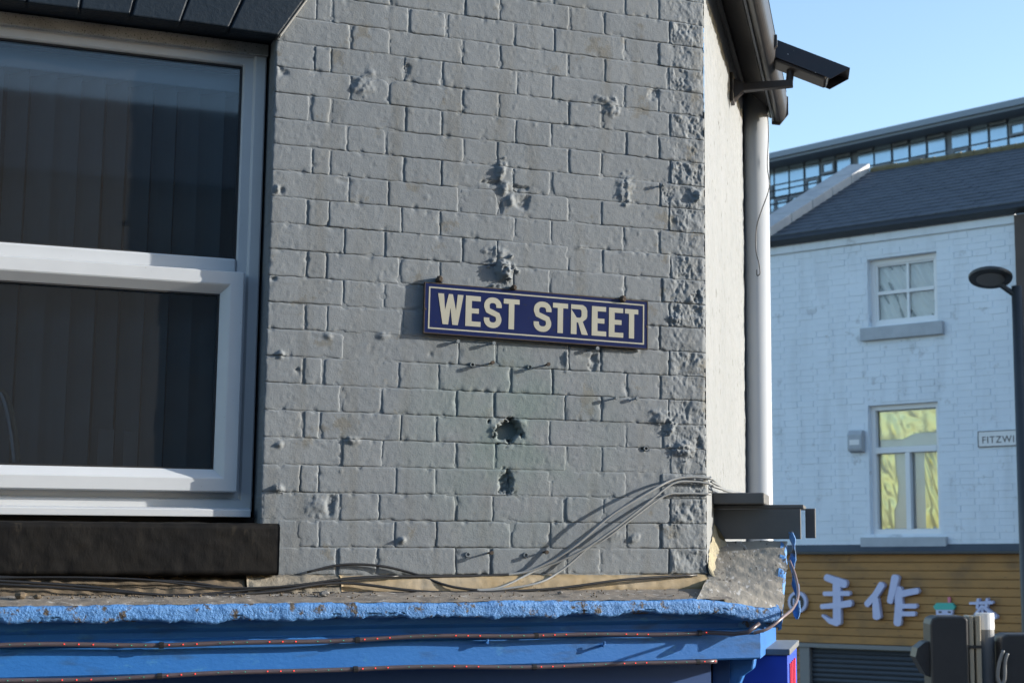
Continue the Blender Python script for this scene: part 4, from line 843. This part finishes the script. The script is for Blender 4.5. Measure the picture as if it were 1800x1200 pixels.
# ================================================================== lamp post
LD = 15.0
def lp(px, py): return wpt(px, py, LD)
pp = lp(1800, 900)
lamp = thing('lamp_post', 'dark street lamp post with flat oval head at right edge', 'lamp post', WORLD, (pp.x, pp.y, 0))
ztop_ = lp(1790, 503).z
MB().tube([(pp.x, pp.y, 0), (pp.x, pp.y, 3), (pp.x, pp.y, ztop_)], [.075, .058, .05], 16).build('column', M_['darkgrey'], lamp, smooth=True)
h0, h1 = lp(1786, 520), lp(1758, 500)
MB().tube([(pp.x - .02, pp.y, h0.z - .02), tuple(h0), tuple(h1)], .028, 8).build('arm', M_['darkgrey'], lamp)
hc = lp(1741, 487)
def disc(c, rx, ry, z0, z1, n, k=1.): return MB().add([(c.x + rx * k * math.cos(2*math.pi*i/n), c.y + ry * k * math.sin(2*math.pi*i/n), c.z + z) for z, k in ((z0, 1.), ((z0 + z1) / 2, 1.04), (z1, .75)) for i in range(n)], [(j*n+i, j*n+(i+1) % n, (j+1)*n+(i+1) % n, (j+1)*n+i) for j in range(2) for i in range(n)] + [tuple(range(n))[::-1], tuple(range(2*n, 3*n))])
class LF: pass
lh = LF(); lh.M = Matrix.Translation(hc) @ Matrix.Rotation(math.radians(-17), 4, 'X') @ Matrix.Rotation(math.radians(5), 4, 'Y'); Z3 = Vector((0, 0, 0))
disc(Z3, .205, .205, -.025, .04, 28).build('head', M_['darkgrey'], lamp, lh, bevel=.008)
disc(Z3, .13, .13, -.031, -.0255, 24).build('lens', M_['midgrey'], lamp, lh)
MB().box(hc.x - .13, hc.x - .09, hc.y - .02, hc.y + .02, hc.z + .04, hc.z + .075).build('photocell', M_['darkgrey'], lamp)

# ================================================================== traffic signals seen from the side
TD = 10.
def tp(px, py): return wpt(px, py, TD)
def signal(px0, px1, pytop, label, visor, pole=None):
    a, b = tp(px0, pytop), tp(px1, pytop); t = thing('traffic_signal', label, 'traffic light', WORLD, ((a.x + b.x) / 2, TD, 0), 'traffic signals at the corner')
    z1 = a.z; x0, x1 = a.x, b.x
    MB().prism([(x0, z1 - 1.0), (x1, z1 - 1.0), (x1, z1 - .02), (x1 - .02, z1), (x0 + .05, z1), (x0 + .012, z1 - .015), (x0, z1 - .05)], TD - .13, TD + .13).build('signal_head', M_['signal'], t, bevel=.012)
    if visor:
        for k in range(3):
            zc = z1 - .27 - k * .3
            MB().prism([(x0 - .09, zc + .02), (x0 - .075, zc + .075), (x0 - .03, zc + .11), (x0 - .001, zc + .115), (x0 - .001, zc - .1), (x0 - .03, zc - .09)], TD - .10, TD + .10).build('visor', M_['signal'], t)
    return t, x0, x1, z1
t, x0, x1, z1 = signal(1628, 1694, 1081, 'left traffic signal head with visors beside the pale pole', True)
for a, b in ((1696, 1704), (1708, 1717)):  # two upright beige strips between the head and the pole
    q0, q1 = tp(a, 1079), tp(b, 1079); MB().box(q0.x, q1.x, TD - .11, TD + .05, q0.z - 1.0, q0.z - .005).build('side_strip', M_['beige'], t, bevel=.006)
q0, q1 = tp(1695, 1132), tp(1719, 1137); MB().box(q0.x, q1.x, TD - .118, TD + .06, q1.z, q0.z).build('strap', M_['black'], t)
pc_ = tp(1732, 1077); pole = thing('signal_pole', 'pale grey pole between the two traffic signal heads', 'pole', WORLD, (pc_.x, TD + .02, 0))
MB().tube([(pc_.x, TD + .02, 0), (pc_.x, TD + .02, pc_.z - .01), (pc_.x, TD + .02, pc_.z)], [.056, .056, .05], 20).build('pole_tube', M_['midgrey'], pole, smooth=False)
MB().tube([(pc_.x, TD + .02, pc_.z - .10), (pc_.x, TD + .02, pc_.z + .001)], .0575, 20).build('pole_cap', M_['plate'], pole)
t2, x0, x1, z1 = signal(1750, 1822, 1112, 'right traffic signal head with looped cable at the frame edge', False)
P = [tp(a, b) - Vector((0, .14, 0)) for a, b in ((1755, 1140), (1748, 1160), (1745, 1185), (1750, 1198), (1757, 1190), (1758, 1160), (1762, 1145))]
MB().tube(smoothpath(P, 5), .012, 7).build('cable_loop', M_['midgrey'], t2, smooth=True)
for o_ in (t, t2): 
    MB().tube([(WM[o_.name].translation.x, TD + .02, 0), (WM[o_.name].translation.x, TD + .02, z1 - 1.1)], .05, 12).build('post', M_['midgrey'], o_)

# ================================================================== terrace behind the viewer (seen only in the window glass)
OP = Frame(FR.P(0, -14.0, 0), 67)
op = thing('brick_terrace', 'dark brick terrace across the street, reflected in the big window', 'building', OP)
opw = MB().box(-14, 14, -6, 0, 0, 8.5).build('wall', M_['darkbrick'], op, OP)
MB().prism([(-6.2, 8.5005), (.25, 8.5005), (-3, 10.3)], -14.1, 14.1, 'x').build('roof', M_['slate'], op, OP)
for k in range(12):
    for z0 in (3.9, 6.3):
        x0 = -13 + k * 2.25; wn = MB().box(x0, x0 + 1.0, .001, .03, z0, z0 + 1.5).build('window', M_['darkgrey'], op, OP); MB().box(x0 + .08, x0 + .92, .0305, .034, z0 + .08, z0 + 1.42).build('pane', M_['shutter'], wn, OP)
